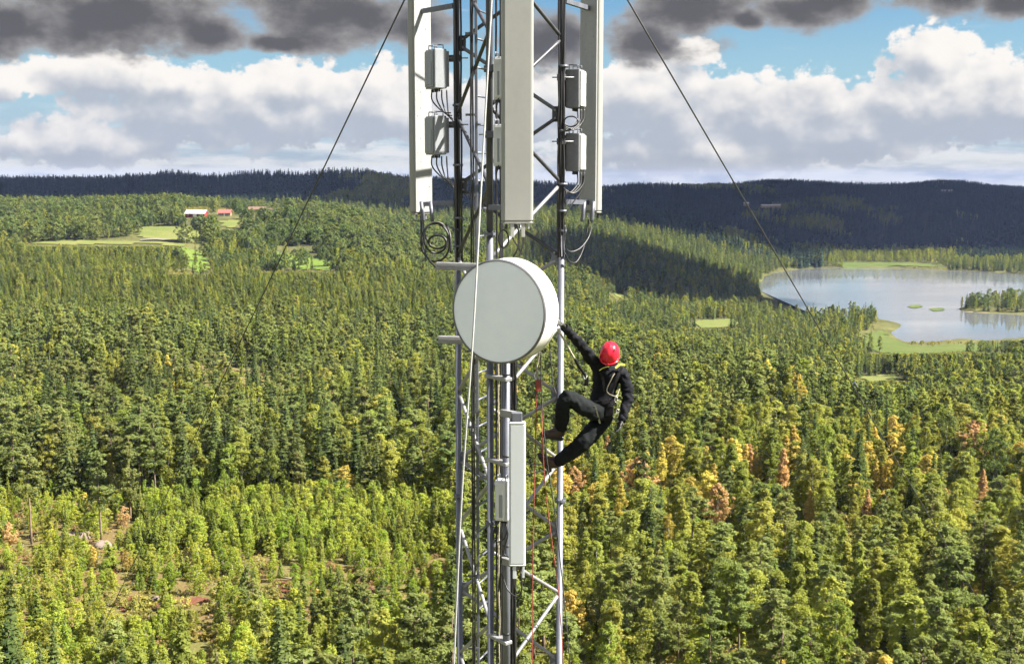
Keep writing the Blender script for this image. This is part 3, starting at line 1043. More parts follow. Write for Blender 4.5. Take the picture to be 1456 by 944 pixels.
for i in range(2):
    templ(f'yellow_{i}', leafy(70 + i, 11, 1.9 + 0.3 * i, shape='spire' if i == 0 else 'oval', nc=85, per=40, leafs=0.2), 'birch_yellow', 'birch_bark', 11, 1.9)
    templ(f'orange_{i}', leafy(75 + i, 10, 1.7 + 1.5 * i, shape='spire' if i == 0 else 'round', nc=90, per=44, leafs=0.21), 'birch_orange', 'birch_bark', 10, 2)
    # coarser trees for the distance
    templ(f'mspruce_{i}', spruce(80 + i, 15, 2.4, 0.46), 'spruce', 'spruce_bark', 15, 2.4)
    templ(f'mconifer_{i}', leafy(84 + i, 11, 2.35, 0.45, base=0.03, shape='spire', nc=60, leafs=0.24, cr=0.7), 'young_conifer', 'spruce_bark', 11, 2.4)
    templ(f'mpine_{i}', pine(88 + i, 14, 0.34, 0.22, 2.3), 'pine', 'pine_bark', 14, 2.3)
    templ(f'mbirch_{i}', leafy(92 + i, 13, 2.4, 0.40, shape='oval' if i else 'spire', nc=60), 'birch', 'birch_bark', 13, 2.4)
    templ(f'mbroad_{i}', leafy(96 + i, 12, 4.6, 0.4, base=0.08, shape='round', nc=75, leafs=0.34, cr=1.3), 'broadleaf', 'birch_bark', 12, 4.6)
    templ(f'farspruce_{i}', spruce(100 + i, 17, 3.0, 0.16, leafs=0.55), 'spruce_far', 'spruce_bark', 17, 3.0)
templ('broad_0', leafy(98, 13, 4.2, 1.0, base=0.10, shape='round', nc=110, per=34, cr=1.2), 'broadleaf', 'birch_bark', 13, 4.3)
KEYS = sorted(TEMPL)
KID = {k: i for i, k in enumerate(KEYS)}
NVAR = {'spruce': 5, 'pine': 5, 'birch': 5, 'sapling': 5, 'bush': 5, 'heath': 5, 'youngconifer': 5, 'yellow': 2, 'orange': 2, 'mspruce': 2, 'mconifer': 2,
        'mpine': 2, 'mbirch': 2, 'mbroad': 2, 'farspruce': 2, 'broad': 1}

# --- scatter: jittered polar cells, denser near the camera
PT = []          # x, y, z, kind, scale, widen


def scatter(y0, y1, spacing, umin=-0.64, umax=0.64):
    out = []
    y = y0
    while y < y1:
        sp = spacing(y)
        n = int((umax - umin) * y / sp)
        x = (umin + (np.arange(n) + rng.random(n)) / n * (umax - umin)) * y
        yy = y + (rng.random(n) - 0.5) * sp * 1.1
        out.append(np.stack([x, yy], 1))
        y += sp
    return np.vstack(out)


def keep_out(xy, polys):
    ok = np.ones(len(xy), bool)
    for p in polys:
        xs = [q[0] for q in p]; ys = [q[1] for q in p]
        m = (xy[:, 0] > min(xs)) & (xy[:, 0] < max(xs)) & (xy[:, 1] > min(ys)) & (xy[:, 1] < max(ys)) & ok
        if m.any():
            idx = np.where(m)[0]
            ins = in_poly(xy[idx, 0], xy[idx, 1], smooth_poly(p, 3))
            if xy[idx, 1].min() > 700 and xy[idx, 0].max() < 0: ins &= rng.random(len(idx)) < 0.93     # a few field trees
            ok[idx[ins]] = False
    return ok


def on_hill(px, py):
    while ground_at(px, py).y > 1130: py += 0.5
    return ground_at(px, py)


FARM = [on_hill(280, 309), on_hill(320, 307), on_hill(366, 298), on_hill(392, 301)]
print([tuple(round(c) for c in q) for q in FARM])
xy = scatter(105, 3300, lambda y: 3.7 if y < 330 else ((4.5 if y < 470 else 3.9) if y < 800 else (5.6 if y < 1150 else (7.0 if y < 1700 else 10.5))))
ok = keep_out(xy, OPEN + [ISLE])
m = (xy[:, 1] > 600) & (xy[:, 1] < 1800) & (xy[:, 0] > 100)
idx = np.where(m)[0]
ok[idx[in_poly(xy[idx, 0], xy[idx, 1], LAKE)]] = False
g_x, g_y, _ = project(xy[:, 0], xy[:, 1], terrain(xy[:, 0], xy[:, 1]))
ok &= ~((g_x > 1245) & (g_y > 436) & (g_y < 487) & (xy[:, 1] < 1100) & (xy[:, 1] > 700))
ok &= np.hypot(xy[:, 0] + 0.1, xy[:, 1] - 13) > 45
for q in FARM:                                   # open yards, and low growth in front of the buildings
    ok &= ~((np.abs(xy[:, 0] - q.x * xy[:, 1] / q.y) < 11) & (xy[:, 1] > q.y - 60) & (xy[:, 1] < q.y + 14))
xy = xy[ok]
xyc = scatter(150, 290, lambda y: 2.3, -0.50, 0.02)                # the young clearing grows much thicker
xyc = xyc[in_poly(xyc[:, 0], xyc[:, 1], smooth_poly(CLEAR, 3))]
xyc = xyc[rng.random(len(xyc)) < 0.88]
xy = np.vstack([xy, xyc])
xyu = scatter(120, 330, lambda y: 3.0, -0.50, 0.50)               # undergrowth between the near trees
xyu = xyu[~in_poly(xyu[:, 0], xyu[:, 1], smooth_poly(CLEAR, 3))]
n_under = len(xyu)
xyi = scatter(900, 1300, lambda y: 6.0, 0.35, 0.64)
xyi = xyi[in_poly(xyi[:, 0], xyi[:, 1], ISLE)]
xy = np.vstack([xy, xyi])
xy = np.vstack([xy, xyu])
zz = terrain(xy[:, 0], xy[:, 1])
gpx, gpy, gd = project(xy[:, 0], xy[:, 1], zz)
clear_m = in_poly(xy[:, 0], xy[:, 1], smooth_poly(CLEAR, 3))
soil_m = np.zeros(len(xy), bool)
for g in SOILS: soil_m |= in_poly(xy[:, 0], xy[:, 1], smooth_poly(g, 3))
bare_m = np.zeros(len(xy), bool)
for g in BARE: bare_m |= in_poly(xy[:, 0], xy[:, 1], smooth_poly(g, 3))
dens = vnoise(xy[:, 0] / 38, xy[:, 1] / 38, 21) + 0.5 * vnoise(xy[:, 0] / 14, xy[:, 1] / 14, 22)
stand_ = vnoise(xy[:, 0] / 170, xy[:, 1] / 260, 31) + 0.4 * vnoise(xy[:, 0] / 60, xy[:, 1] / 80, 32)
rnd = rng.random(len(xy)); rnd2 = rng.random(len(xy)); rs_ = rng.random(len(xy))


def pick(r, table):
    acc = 0.0
    for k, p in table:
        acc += p
        if r < acc: return k
    return table[-1][0]


for i in range(len(xy)):
    x, y = xy[i]; px, py = gpx[i], gpy[i]; r = rnd[i]; r2 = rnd2[i]; s = 0.62 + 0.62 * rs_[i]; dn = dens[i]
    if i >= len(xy) - n_under:
        k = pick(r, [('bush', 0.62), ('sapling', 0.28), ('youngconifer', 0.10)]); s *= 0.62 if k != 'bush' else 1.2
    elif clear_m[i]:
        if soil_m[i]:
            if r2 < 0.42: continue
            k = pick(r, [('bush', 0.4), ('heath', 0.6)]); s *= 0.6
        else:
            if px > 180 and py < 790 and r2 < 0.95:          # thick young stand
                k = pick(r, [('sapling', 0.5), ('youngconifer', 0.34), ('bush', 0.16)]); s *= 0.78
            elif py > 885:
                k = pick(r, [('sapling', 0.42), ('birch', 0.08), ('youngconifer', 0.12), ('pine', 0.08), ('bush', 0.18), ('heath', 0.12)]); s *= 0.80
                if k in ('birch', 'pine'): s *= 0.7
            else:
                k = pick(r, [('bush', 0.6), ('heath', 0.4)]) if r2 < 0.25 else pick(r, [('sapling', 0.42), ('youngconifer', 0.10), ('bush', 0.26), ('heath', 0.20), ('yellow', 0.02)]); s *= 0.64
                if k == 'yellow': s *= 0.5
    elif bare_m[i]:
        if r2 < 0.72: continue
        k = pick(r, [('pine', 0.5), ('youngconifer', 0.2), ('bush', 0.3)]); s *= 0.8
    elif y < 1150 and py > 300:
        if px < 690:
            if py > 560:         # tall mixed edge behind the clearing
                k = pick(r, [('bush', 0.8), ('sapling', 0.2)]) if r2 < 0.32 else pick(r, [('spruce', 0.34), ('pine', 0.24 if px > 230 else 0.34), ('birch', 0.34), ('yellow', 0.01), ('youngconifer', 0.07)])
            elif py > 470:
                k = pick(r, [('mspruce', 0.30), ('mpine', 0.28 + 0.3 * dn), ('mbirch', 0.16), ('mconifer', 0.18)])
                if r2 < 0.12: continue
            elif y < 760:
                k = pick(r, [('mconifer', 0.62), ('mspruce', 0.14), ('mbirch', 0.12), ('mpine', 0.12)]); s *= 0.72
            elif y < 840:
                k = pick(r, [('mbirch', 0.35), ('mspruce', 0.25), ('mbroad', 0.25), ('mconifer', 0.15)]); s *= 0.8
                if r2 < 0.25: continue
            else:
                if dn < -0.12 or r2 < 0.25: continue
                k = pick(r, [('mbroad', 0.70), ('mbirch', 0.16), ('mspruce', 0.14)]); s *= 1.0 if k == 'mbroad' else 0.85
        else:
            if py > 770:
                k = pick(r, [('bush', 0.7), ('heath', 0.1), ('sapling', 0.2)]) if r2 < 0.42 else pick(r, [('pine', 0.34), ('spruce', 0.05), ('birch', 0.45), ('youngconifer', 0.14), ('yellow', 0.02)]); s *= 0.92
            elif py > 640:
                k = pick(r, [('bush', 0.6), ('sapling', 0.4)]) if r2 < 0.32 else pick(r, [('birch', 0.58), ('spruce', 0.19), ('yellow', 0.17 if px < 1330 else 0.10), ('orange', 0.006), ('pine', 0.12)]); s *= 0.9
            elif py > 545:
                if r2 < 0.18: continue
                if px < 1230:
                    k = pick(r, [('mpine', 0.50), ('mspruce', 0.2), ('mbirch', 0.24), ('yellow', 0.02)])
                else:
                    k = pick(r, [('mbirch', 0.55), ('mspruce', 0.2), ('mbroad', 0.12), ('mpine', 0.1)])
            else:
                if r2 < 0.15: continue
                k = pick(r, [('mspruce', 0.46), ('mbirch', 0.32), ('mpine', 0.12), ('mbroad', 0.10)])
                if y > 700: s *= 0.82
    elif y < 1500:
        if px < 700 and y < 1300:
            if r2 < 0.25: continue
            k = pick(r, [('mbroad', 0.5), ('mspruce', 0.35), ('mbirch', 0.15)]); s *= 0.9
        else:
            if r2 < 0.1: continue
            k = pick(r, [('mspruce', 0.72), ('mbirch', 0.10), ('mpine', 0.18)])
    else:
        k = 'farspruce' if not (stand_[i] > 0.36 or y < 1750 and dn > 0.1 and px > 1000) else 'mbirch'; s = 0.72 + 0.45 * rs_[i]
    PT.append((x, y, zz[i], k, s, (0.9 + 0.35 * rs_[(i * 7 + 3) % len(xy)]) * (1.12 if y < 330 and not clear_m[i] else 1.0)))

# a fringe of birches and bushes along the near shore of the lake
rf_ = random.Random(9)
for i in range(len(LAKE)):
    (xa, ya), (xb, yb) = LAKE[i], LAKE[(i + 1) % len(LAKE)]
    for k in range(max(1, int(math.hypot(xb - xa, yb - ya) / 2.6))):
        t_ = rf_.random(); ox, oy = rf_.uniform(-9, 9), rf_.uniform(-9, 9)
        x, y = xa + (xb - xa) * t_ + ox, ya + (yb - ya) * t_ + oy
        if bool(in_poly(np.array([x]), np.array([y]), LAKE)[0]): continue
        z = tz(x, y); qx, qy, _ = project(x, y, z)
        if float(qx) < 1235 and float(qy) > 384: PT.append((x, y, z, 'mbirch' if rf_.random() < 0.6 else 'bush', rf_.uniform(0.30, 0.55) if qy > 425 else rf_.uniform(0.5, 0.9), 1.1))

# trees that the photo shows singly: (photo x, photo y of the foot, kind, height in metres, label)
SINGLE = [
    (1020, 752, 'orange_1', 9.6, 'round rust-orange birch standing out of green birches on the right slope'),
    (1113, 700, 'orange_0', 10.5, 'narrow orange-brown birch left of the twin golden birches'),
    (1074, 690, 'yellow_0', 9.5, 'faded yellow-brown birch above and right of the round orange birch'),
    (1262, 706, 'yellow_1', 9.0, 'golden yellow birch touching the right guy wire'),
    (1244, 704, 'yellow_0', 9.0, 'slim golden birch beside the guy wire'),
    (1232, 740, 'orange_0', 7.0, 'small pale orange birch below the golden birches'),
    (1150, 752, 'yellow_0', 8.5, 'thin yellow birch right of the round orange birch'),
    (816, 708, 'orange_1', 7.6, 'orange birch right beside the mast leg below the climber'),
    (940, 702, 'yellow_0', 12.0, 'tall yellow birch column right of the climber'),
    (962, 690, 'yellow_1', 10.5, 'yellow birch behind the tall yellow column right of the climber'),
    (950, 776, 'yellow_1', 6.5, 'bright lemon-yellow bushy birch left of the round orange birch'),
    (882, 738, 'yellow_0', 9.0, 'yellow-green birch below the hanging climber'),
    (1396, 716, 'orange_0', 8.0, 'orange-tinted birch near the right edge of the view'),
    (176, 752, 'orange_1', 4.6, 'rusty brown shrub at the foot of the second tall pine'),
    (14, 778, 'orange_1', 4.8, 'orange shrub at the left edge below the tall pines'),
    (45, 774, 'pine_2', 19.0, 'tall pine with long bare trunk at the left edge of the clearing'),
    (144, 768, 'pine_1', 17.5, 'tall pine with pale bare trunk above the bare rocks'),
    (186, 742, 'pine_0', 18.0, 'tall broad pine right of the pale-trunked pine'),
    (238, 742, 'sapling_1', 7.5, 'bright light-green young birch at the corner of the clearing'),
    (260, 944, 'youngconifer_0', 8.5, 'thin olive young spruce in front of the bare red soil'),
    (1412, 690, 'broad_0', 14.0, 'large round grey-green tree near the right edge'),
    (1345, 655, 'broad_0', 13.0, 'round pale green tree left of the large round tree at right edge'),
    (1050, 940, 'pine_1', 14.0, 'bushy pine low in the view right of the mast'),
    (938, 968, 'pine_0', 10.0, 'broad low pine at the bottom edge right of the mast'),
]
singles = []
for (px, py, key, h, lab) in SINGLE:
    q = ground_at(px, py)
    singles.append((q.x, q.y, q.z, key, h / TEMPL[key][3], lab))
sp_x = np.array([s[0] for s in singles]); sp_y = np.array([s[1] for s in singles]); sp_h = np.array([TEMPL[s[3]][3] * s[4] for s in singles])
big = set('spruce pine birch yellow orange mspruce mpine mbirch mbroad mconifer broad'.split())
PT2 = []
for p in PT:
    d_along = p[1] - sp_y
    lat = np.abs(p[0] - sp_x * p[1] / sp_y)
    hh = TEMPL[p[3] + '_0'][3] * p[4]
    # thin out trees that would stand in a single tree's place or hide it
    near = np.hypot(p[0] - sp_x, p[1] - sp_y) < 2.2
    front = (d_along < 0) & (d_along > -26) & (lat < 2.4) & (hh > 2.5 + np.abs(d_along) * 0.24)
    if near.any() or front.any(): continue
    PT2.append(p)
PT = PT2

# keep the open views: lower or leave out trees that would hide them
VIEWS = [(240, 302, 352, 390), (372, 480, 352, 386), (40, 268, 344, 350), (312, 348, 316, 327), (190, 300, 328, 345), (263, 299, 296, 306), (311, 330, 297, 305),
         (346, 396, 287, 296), (985, 1057, 456, 467), (868, 902, 415, 426), (1228, 1290, 472, 503), (1290, 1430, 487, 502), (1215, 1290, 534, 542), (1112, 1240, 385, 428), (1240, 1285, 385, 462),
         (1285, 1456, 444, 484), (1285, 1368, 385, 444), (152, 222, 852, 874), (248, 305, 850, 867), (270, 312, 904, 924), (384, 410, 832, 852),
         (1190, 1345, 376, 381)]
VD = []
for (xa, xb, ya, yb) in VIEWS:
    VD.append(max(200.0, ground_at((xa + xb) / 2, yb, 120).y) if not (xa == 263 or xa == 311 or xa == 346) else 1200.0)
for (px, py, key, h, lab), sg in zip(SINGLE, singles):
    _, tpy, dd_ = project(sg[0], sg[1], sg[2] + TEMPL[key][3] * sg[4])
    hw = TEMPL[key][4] * sg[4] / sg[1] * F * (1.25 if key == 'orange_1' else 0.75)
    VIEWS.append((px - hw, px + hw, float(tpy), float(tpy) + (py - float(tpy)) * (0.82 if 'pine' not in key else 0.85))); VD.append(sg[1])
out3 = []
for p in PT:
    H_ = TEMPL[p[3] + '_0'][3] * p[4]
    bx, by, bd = project(p[0], p[1], p[2]); bx, by = float(bx), float(by)
    hw = TEMPL[p[3] + '_0'][4] * p[4] * p[5] / p[1] * F * 0.8
    _, ty_, _ = project(p[0], p[1], p[2] + H_); ty_ = float(ty_)
    f_ = 1.0
    for (xa, xb, ya, yb), dist in zip(VIEWS, VD):
        if bx + hw > xa and bx - hw < xb and p[1] < dist - 1.0 and ty_ < yb and by > ya:
            f_ = min(f_, (by - yb) / max(1.0, by - ty_))
    if f_ >= 1: out3.append(p)
    elif f_ <= 0.28:
        if random.random() < 0.8: out3.append((p[0], p[1], p[2], 'bush', 0.7 + 0.5 * random.random(), 1.2))
    else: out3.append((p[0], p[1], p[2], p[3], p[4] * f_, p[5] * (0.7 + 0.3 * f_)))
PT = out3

# split: the trees that show largest stand as things of their own, the rest is the forest
px_, py_, dz_ = project([p[0] for p in PT], [p[1] for p in PT], [p[2] for p in PT])
hs_ = np.array([TEMPL[p[3] + '_0'][3] * p[4] for p in PT])
tx, ty, td = project([p[0] for p in PT], [p[1] for p in PT], [p[2] + h for p, h in zip(PT, hs_)])
wd = np.array([TEMPL[p[3] + '_0'][4] * p[4] for p in PT])
size_px = (np.minimum(py_, 944) - np.clip(ty, 0, 944)) * wd / dz_ * F * 2
vis = (px_ > 2) & (px_ < 1454) & (ty < 925) & (np.array([p[1] for p in PT]) < 420)
vis &= ~((px_ > 640) & (px_ < 730))
size_px = np.where(vis, size_px, 0)
N_SINGLE = 268
order = np.argsort(-size_px)[:N_SINGLE]
chosen = set(int(i) for i in order if size_px[i] > 0)

NAMES = {'spruce': ('spruce_tree', 'dark green spruce'), 'pine': ('pine_tree', 'olive green pine'), 'birch': ('birch_tree', 'green birch'),
         'sapling': ('young_birch', 'bright yellow-green young birch'), 'bush': ('bush', 'low bush'), 'heath': ('bush', 'low rusty bush'), 'youngconifer': ('young_spruce', 'light green young spruce'),
         'yellow': ('yellow_birch', 'yellowing birch'), 'orange': ('orange_birch', 'orange birch'), 'broad': ('broadleaf_tree', 'round broadleaf tree'),
         'mspruce': ('spruce_tree', 'dark green spruce'), 'mpine': ('pine_tree', 'olive green pine'), 'mbirch': ('birch_tree', 'green birch'),
         'mconifer': ('young_spruce', 'light green young spruce'), 'mbroad': ('broadleaf_tree', 'round broadleaf tree')}


COLSR = [(800, 'just right of the mast'), (880, 'below and right of the climber'), (960, 'below the round orange birch'), (1060, 'right of the round orange birch'),
         (1160, 'below the twin golden birches'), (1260, 'left of the right guy wire'), (1360, 'near the right edge')]
COLSL = [(-99, 'near the left edge'), (100, 'near the pale rocks'), (225, 'around the red soil'), (345, 'in mid clearing'), (450, 'right of mid clearing'), (560, 'just left of the mast')]


def place_of(px, py):
    if px < 650:
        c = [n for x, n in COLSL if px >= x][-1]
        r = 'at the bottom edge' if py > 940 else 'a little above the bottom edge' if py > 885 else 'in the open scrub' if py > 800 else 'in the thick young stand' if py > 725 else 'in the tall stand'
        if py <= 725: c = c.replace('around', 'beyond').replace('in mid clearing', 'beyond mid clearing').replace('right of mid clearing', 'beyond and right of mid clearing')
        return c + ', ' + r
    if px < 800:
        return ('between the mast legs, ' + ('low in the view' if py > 880 else 'higher up'))
    c = [n for x, n in COLSR if px >= x][-1]
    r = 'at the bottom edge' if py > 960 else 'just above the bottom edge' if py > 900 else 'third row up' if py > 850 else 'fourth row up' if py > 800 else 'far row'
    return c + ', ' + r


ORD = ['leftmost', 'second from left', 'third from left', 'fourth from left', 'fifth from left', 'sixth from left', 'seventh from left', 'eighth from left', 'ninth from left', 'tenth from left',
       'eleventh from left', 'twelfth from left', 'thirteenth from left', 'fourteenth from left', 'fifteenth from left', 'sixteenth from left',
       'seventeenth from left', 'eighteenth from left']


def add_tree(key, x, y, z, sc, wide, rot, label, group):
    crown, trunk, _, _, _ = TEMPL[key]
    nm = NAMES[key.split('_')[0]][0]
    root = bpy.data.objects.new(nm, None)
    root.empty_display_size = 1
    root.location = (x, y, z); root.scale = (sc * wide, sc * wide, sc); root.rotation_euler = (0, 0, rot)
    col.objects.link(root)
    tag(root, label, 'tree' if 'bush' not in nm else 'bush', group)
    c = bpy.data.objects.new('crown', crown); col.objects.link(c); c.parent = root
    t = bpy.data.objects.new('trunk', trunk); col.objects.link(t); t.parent = root


for (x, y, z, key, sc, lab) in singles:
    add_tree(key, x, y, z, sc, 1.0, random.random() * 6.28, lab, None)
CELL = {}
for i in sorted(chosen, key=lambda q: px_[q]):
    CELL.setdefault((NAMES[PT[i][3]][0], place_of(px_[i], py_[i])), []).append(i)
fx, fi, fr, fs = [], [], [], []
for i, p in enumerate(PT):
    var = random.randrange(NVAR[p[3]])
    key = f'{p[3]}_{var}'
    rot = random.random() * 6.28
    if i in chosen:
        nm, adj = NAMES[p[3]]
        where = place_of(px_[i], py_[i])
        mates = CELL[(nm, where)]
        short = adj.split()[-1] if adj.split()[-1] not in ('birch', 'spruce', 'bush', 'tree') else ' '.join(adj.split()[-2:])
        if len(mates) == 1: lab = adj + ' ' + where
        else: lab = ORD[min(mates.index(i), len(ORD) - 1)].replace(' from left', '') + ' ' + short + (' from left ' if mates.index(i) else ' ') + where
        add_tree(key, p[0], p[1], p[2], p[4], p[5], rot, lab, nm.replace('_', ' ') + 's ' + ('left of the mast' if px_[i] < 720 else 'right of the mast'))
    else:
        fx.append((p[0], p[1], p[2])); fi.append(KID[key]); fr.append((random.gauss(0, 0.03), random.gauss(0, 0.03), rot)); fs.append((p[4] * p[5], p[4] * p[5], p[4]))

tc_ = bpy.data.collections.new('tree_kinds')
for k in KEYS:
    ob = bpy.data.objects.new(k, TEMPL[k][2]); tc_.objects.link(ob)
fm = bpy.data.meshes.new('forest')
fm.vertices.add(len(fx)); fm.vertices.foreach_set('co', np.array(fx, np.float32).ravel())
a = fm.attributes.new('kind_index', 'INT', 'POINT'); a.data.foreach_set('value', np.array(fi, np.int32))
a = fm.attributes.new('turn', 'FLOAT_VECTOR', 'POINT'); a.data.foreach_set('vector', np.array(fr, np.float32).ravel())
a = fm.attributes.new('grow', 'FLOAT_VECTOR', 'POINT'); a.data.foreach_set('vector', np.array(fs, np.float32).ravel())
forest = bpy.data.objects.new('forest', fm); col.objects.link(forest)
tag(forest, 'mixed forest of spruce, pine and birch covering the land to the far ridges', 'forest', None, 'stuff')
ng = bpy.data.node_groups.new('forest_trees', 'GeometryNodeTree')
ng.interface.new_socket('Geometry', in_out='INPUT', socket_type='NodeSocketGeometry')
ng.interface.new_socket('Geometry', in_out='OUTPUT', socket_type='NodeSocketGeometry')
gi_ = ng.nodes.new('NodeGroupInput'); go_ = ng.nodes.new('NodeGroupOutput')
ip = ng.nodes.new('GeometryNodeInstanceOnPoints')
ci_ = ng.nodes.new('GeometryNodeCollectionInfo')
ci_.inputs['Collection'].default_value = tc_
ci_.inputs['Separate Children'].default_value = True
ci_.inputs['Reset Children'].default_value = True
ip.inputs['Pick Instance'].default_value = True


def named(nm, ty):
    n_ = ng.nodes.new('GeometryNodeInputNamedAttribute'); n_.data_type = ty
    n_.inputs['Name'].default_value = nm
    return n_.outputs['Attribute']


ng.links.new(gi_.outputs[0], ip.inputs['Points'])
ng.links.new(ci_.outputs[0], ip.inputs['Instance'])
ng.links.new(named('kind_index', 'INT'), ip.inputs['Instance Index'])
er = ng.nodes.new('FunctionNodeEulerToRotation')
ng.links.new(named('turn', 'FLOAT_VECTOR'), er.inputs[0])
ng.links.new(er.outputs[0], ip.inputs['Rotation'])
ng.links.new(named('grow', 'FLOAT_VECTOR'), ip.inputs['Scale'])
ng.links.new(ip.outputs[0], go_.inputs[0])
md = forest.modifiers.new('trees', 'NODES'); md.node_group = ng
print('forest points', len(fx), 'single trees', len(chosen) + len(singles))

# ------------------------------------------------------------------ clouds that shade the far ridge
def cloud(c, rx, ry, h, seed):
    import bmesh
    bm = bmesh.new(); bmesh.ops.create_icosphere(bm, subdivisions=5, radius=1.0)
    v = np.array([q.co[:] for q in bm.verts])
    f = np.array([[q.index for q in fc.verts] for fc in bm.faces]); bm.free()
    n1 = vnoise(v[:, 0] * 2.3 + v[:, 2] * 1.7 + seed, v[:, 1] * 2.3 + 7.1, seed) + 0.6 * vnoise(v[:, 0] * 5 + 3 + v[:, 2] * 4, v[:, 1] * 5 + seed, seed + 1) + 0.35 * vnoise(v[:, 0] * 11 + v[:, 2] * 9, v[:, 1] * 11, seed + 2)
    v = v * (1 + 0.42 * n1)[:, None]
    z = np.where(v[:, 2] < 0, v[:, 2] * 0.25, v[:, 2])
    v = np.stack([v[:, 0] * rx, v[:, 1] * ry, z * h], 1)
    ob = bpy.data.objects.new('cloud', np_mesh('cloud', v, f, [M['cloud']], smooth=True))
    ob.location = c; col.objects.link(ob)
    tag(ob, 'white cumulus cloud drifting over the far ridge', 'cloud', 'cumulus clouds over the far ridge', 'structure')


cloud_spots = []
sh = 1200.0 / math.tan(SUN_EL)
dx_, dy_ = sh * math.sin(SUN_AZ), sh * math.cos(SUN_AZ)
rc = random.Random(5)
for gx_ in range(-1300, 2900, 640):
    for k, gy_ in enumerate((2060, 2600, 3180, 3800)):
        ox, oy = rc.uniform(-80, 80), rc.uniform(-60, 60)
        cloud((gx_ + (320 if k % 2 else 0) + ox + dx_, gy_ + oy + dy_, CZ + 1150 + rc.uniform(0, 90)), 520 * rc.uniform(0.95, 1.2), 470 * rc.uniform(0.95, 1.15), 210 * rc.uniform(0.8, 1.3), rc.randrange(1000))

cloud((225 + dx_, 1090 + dy_, CZ + 1190), 120, 130, 110, 41)

# ------------------------------------------------------------------ the mast
CX, CY = -0.10, 13.2
def leg_xy(deg, r=0.69):
    return Vector((CX + r * math.cos(R(deg)), CY + r * math.sin(R(deg)), 0))


LC, LL, LR = leg_xy(-101), leg_xy(139), leg_xy(19)          # front, rear left and rear right leg
Z0 = CZ + 1.52                                              # a gusset of the left leg
STEP = 0.788
TOP = CZ + 4.3
mast = empty('lattice_mast', (CX, CY, 0), 'grey three-legged steel lattice mast rising through the middle of the view', 'mast')
HEAD = CZ - 0.55                                            # above this the leg tubes get the colour darkened for backlight
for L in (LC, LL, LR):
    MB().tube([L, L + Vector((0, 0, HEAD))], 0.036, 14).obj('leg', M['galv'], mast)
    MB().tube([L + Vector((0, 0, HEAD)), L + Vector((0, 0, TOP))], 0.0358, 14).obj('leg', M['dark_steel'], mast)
    # bolted flange joints
    for zf in (HEAD, HEAD - 3.1, TOP - 1.6):
        fl = MB().tube([L + Vector((0, 0, zf - 0.012)), L + Vector((0, 0, zf + 0.012))], 0.062, 14, False)
        for j in range(6):
            a = j * math.pi / 3
            q = L + Vector((math.cos(a) * 0.05, math.sin(a) * 0.05, zf))
            fl.tube([q - Vector((0, 0, 0.03)), q + Vector((0, 0, 0.03))], 0.008, 6, False)
        fo = fl.obj('flange', M['galv'], mast)


def lev(k):
    return Z0 - STEP * k


def brace(a, b, mat, r=0.021):
    d_ = (b - a).normalized()
    a2, b2 = a + d_ * 0.05, b - d_ * 0.05
    m_ = MB().tube([a2, a2 + d_ * 0.10, b2 - d_ * 0.10, b2], r, 8)
    return m_.obj('brace', mat, mast)


def gusset(L, z, toward):
    d_ = (toward - L); d_.z = 0; d_.normalize()
    c = L + d_ * 0.062 + Vector((0, 0, z))
    g = MB().box(c, d_, Vector((-d_.y, d_.x, 0)), (0, 0, 1), 0.048, 0.008, 0.085, 0.006)
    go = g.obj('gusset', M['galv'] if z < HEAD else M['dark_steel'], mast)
    bl = MB()
    for dz in (-0.045, 0.045):
        q = c + Vector((0, 0, dz)) + d_ * 0.012
        s = Vector((-d_.y, d_.x, 0))
        bl.tube([q - s * 0.022, q + s * 0.022], 0.013, 6, False)
    bo = bl.obj('bolt', M['galv_bright'], go)
    bo['kind'] = 'stuff'


for k in range(-3, 12):
    za, zb = lev(k), lev(k + 1)
    up = Vector((0, 0, za)); dn_ = Vector((0, 0, zb))
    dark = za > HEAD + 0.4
    mm = M['dark_steel'] if dark else M['galv_bright']  # upper braces darkened by colour, as if backlit by the sky
    # rear face, between the left and right legs
    rear_a, rear_b = (LL, LR) if k % 2 == 0 else (LR, LL)
    brace(rear_a + up, rear_b + dn_, mm if k not in (0,) else M['galv'])
    gusset(rear_a, za, rear_b)
    # the two front faces
    fa, fb = (LC, LL) if k % 2 == 0 else (LL, LC)
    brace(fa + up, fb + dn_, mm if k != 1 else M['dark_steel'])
    fa, fb = (LC, LR) if k % 2 else (LR, LC)
    brace(fa + up + Vector((0, 0, 0.03)), fb + dn_ + Vector((0, 0, 0.03)), mm if k != 2 else M['galv_bright'])
# inner horizontal ties at every fourth level
for k in (6,):
    z = lev(k) - 0.03
    for A, B in ((LL, LC), (LC, LR), (LR, LL)):
        d_ = (B - A).normalized()
        MB().tube([A + d_ * 0.04 + Vector((0, 0, z)), B - d_ * 0.04 + Vector((0, 0, z))], 0.007, 8).obj('tie_rod', M['galv'], mast)

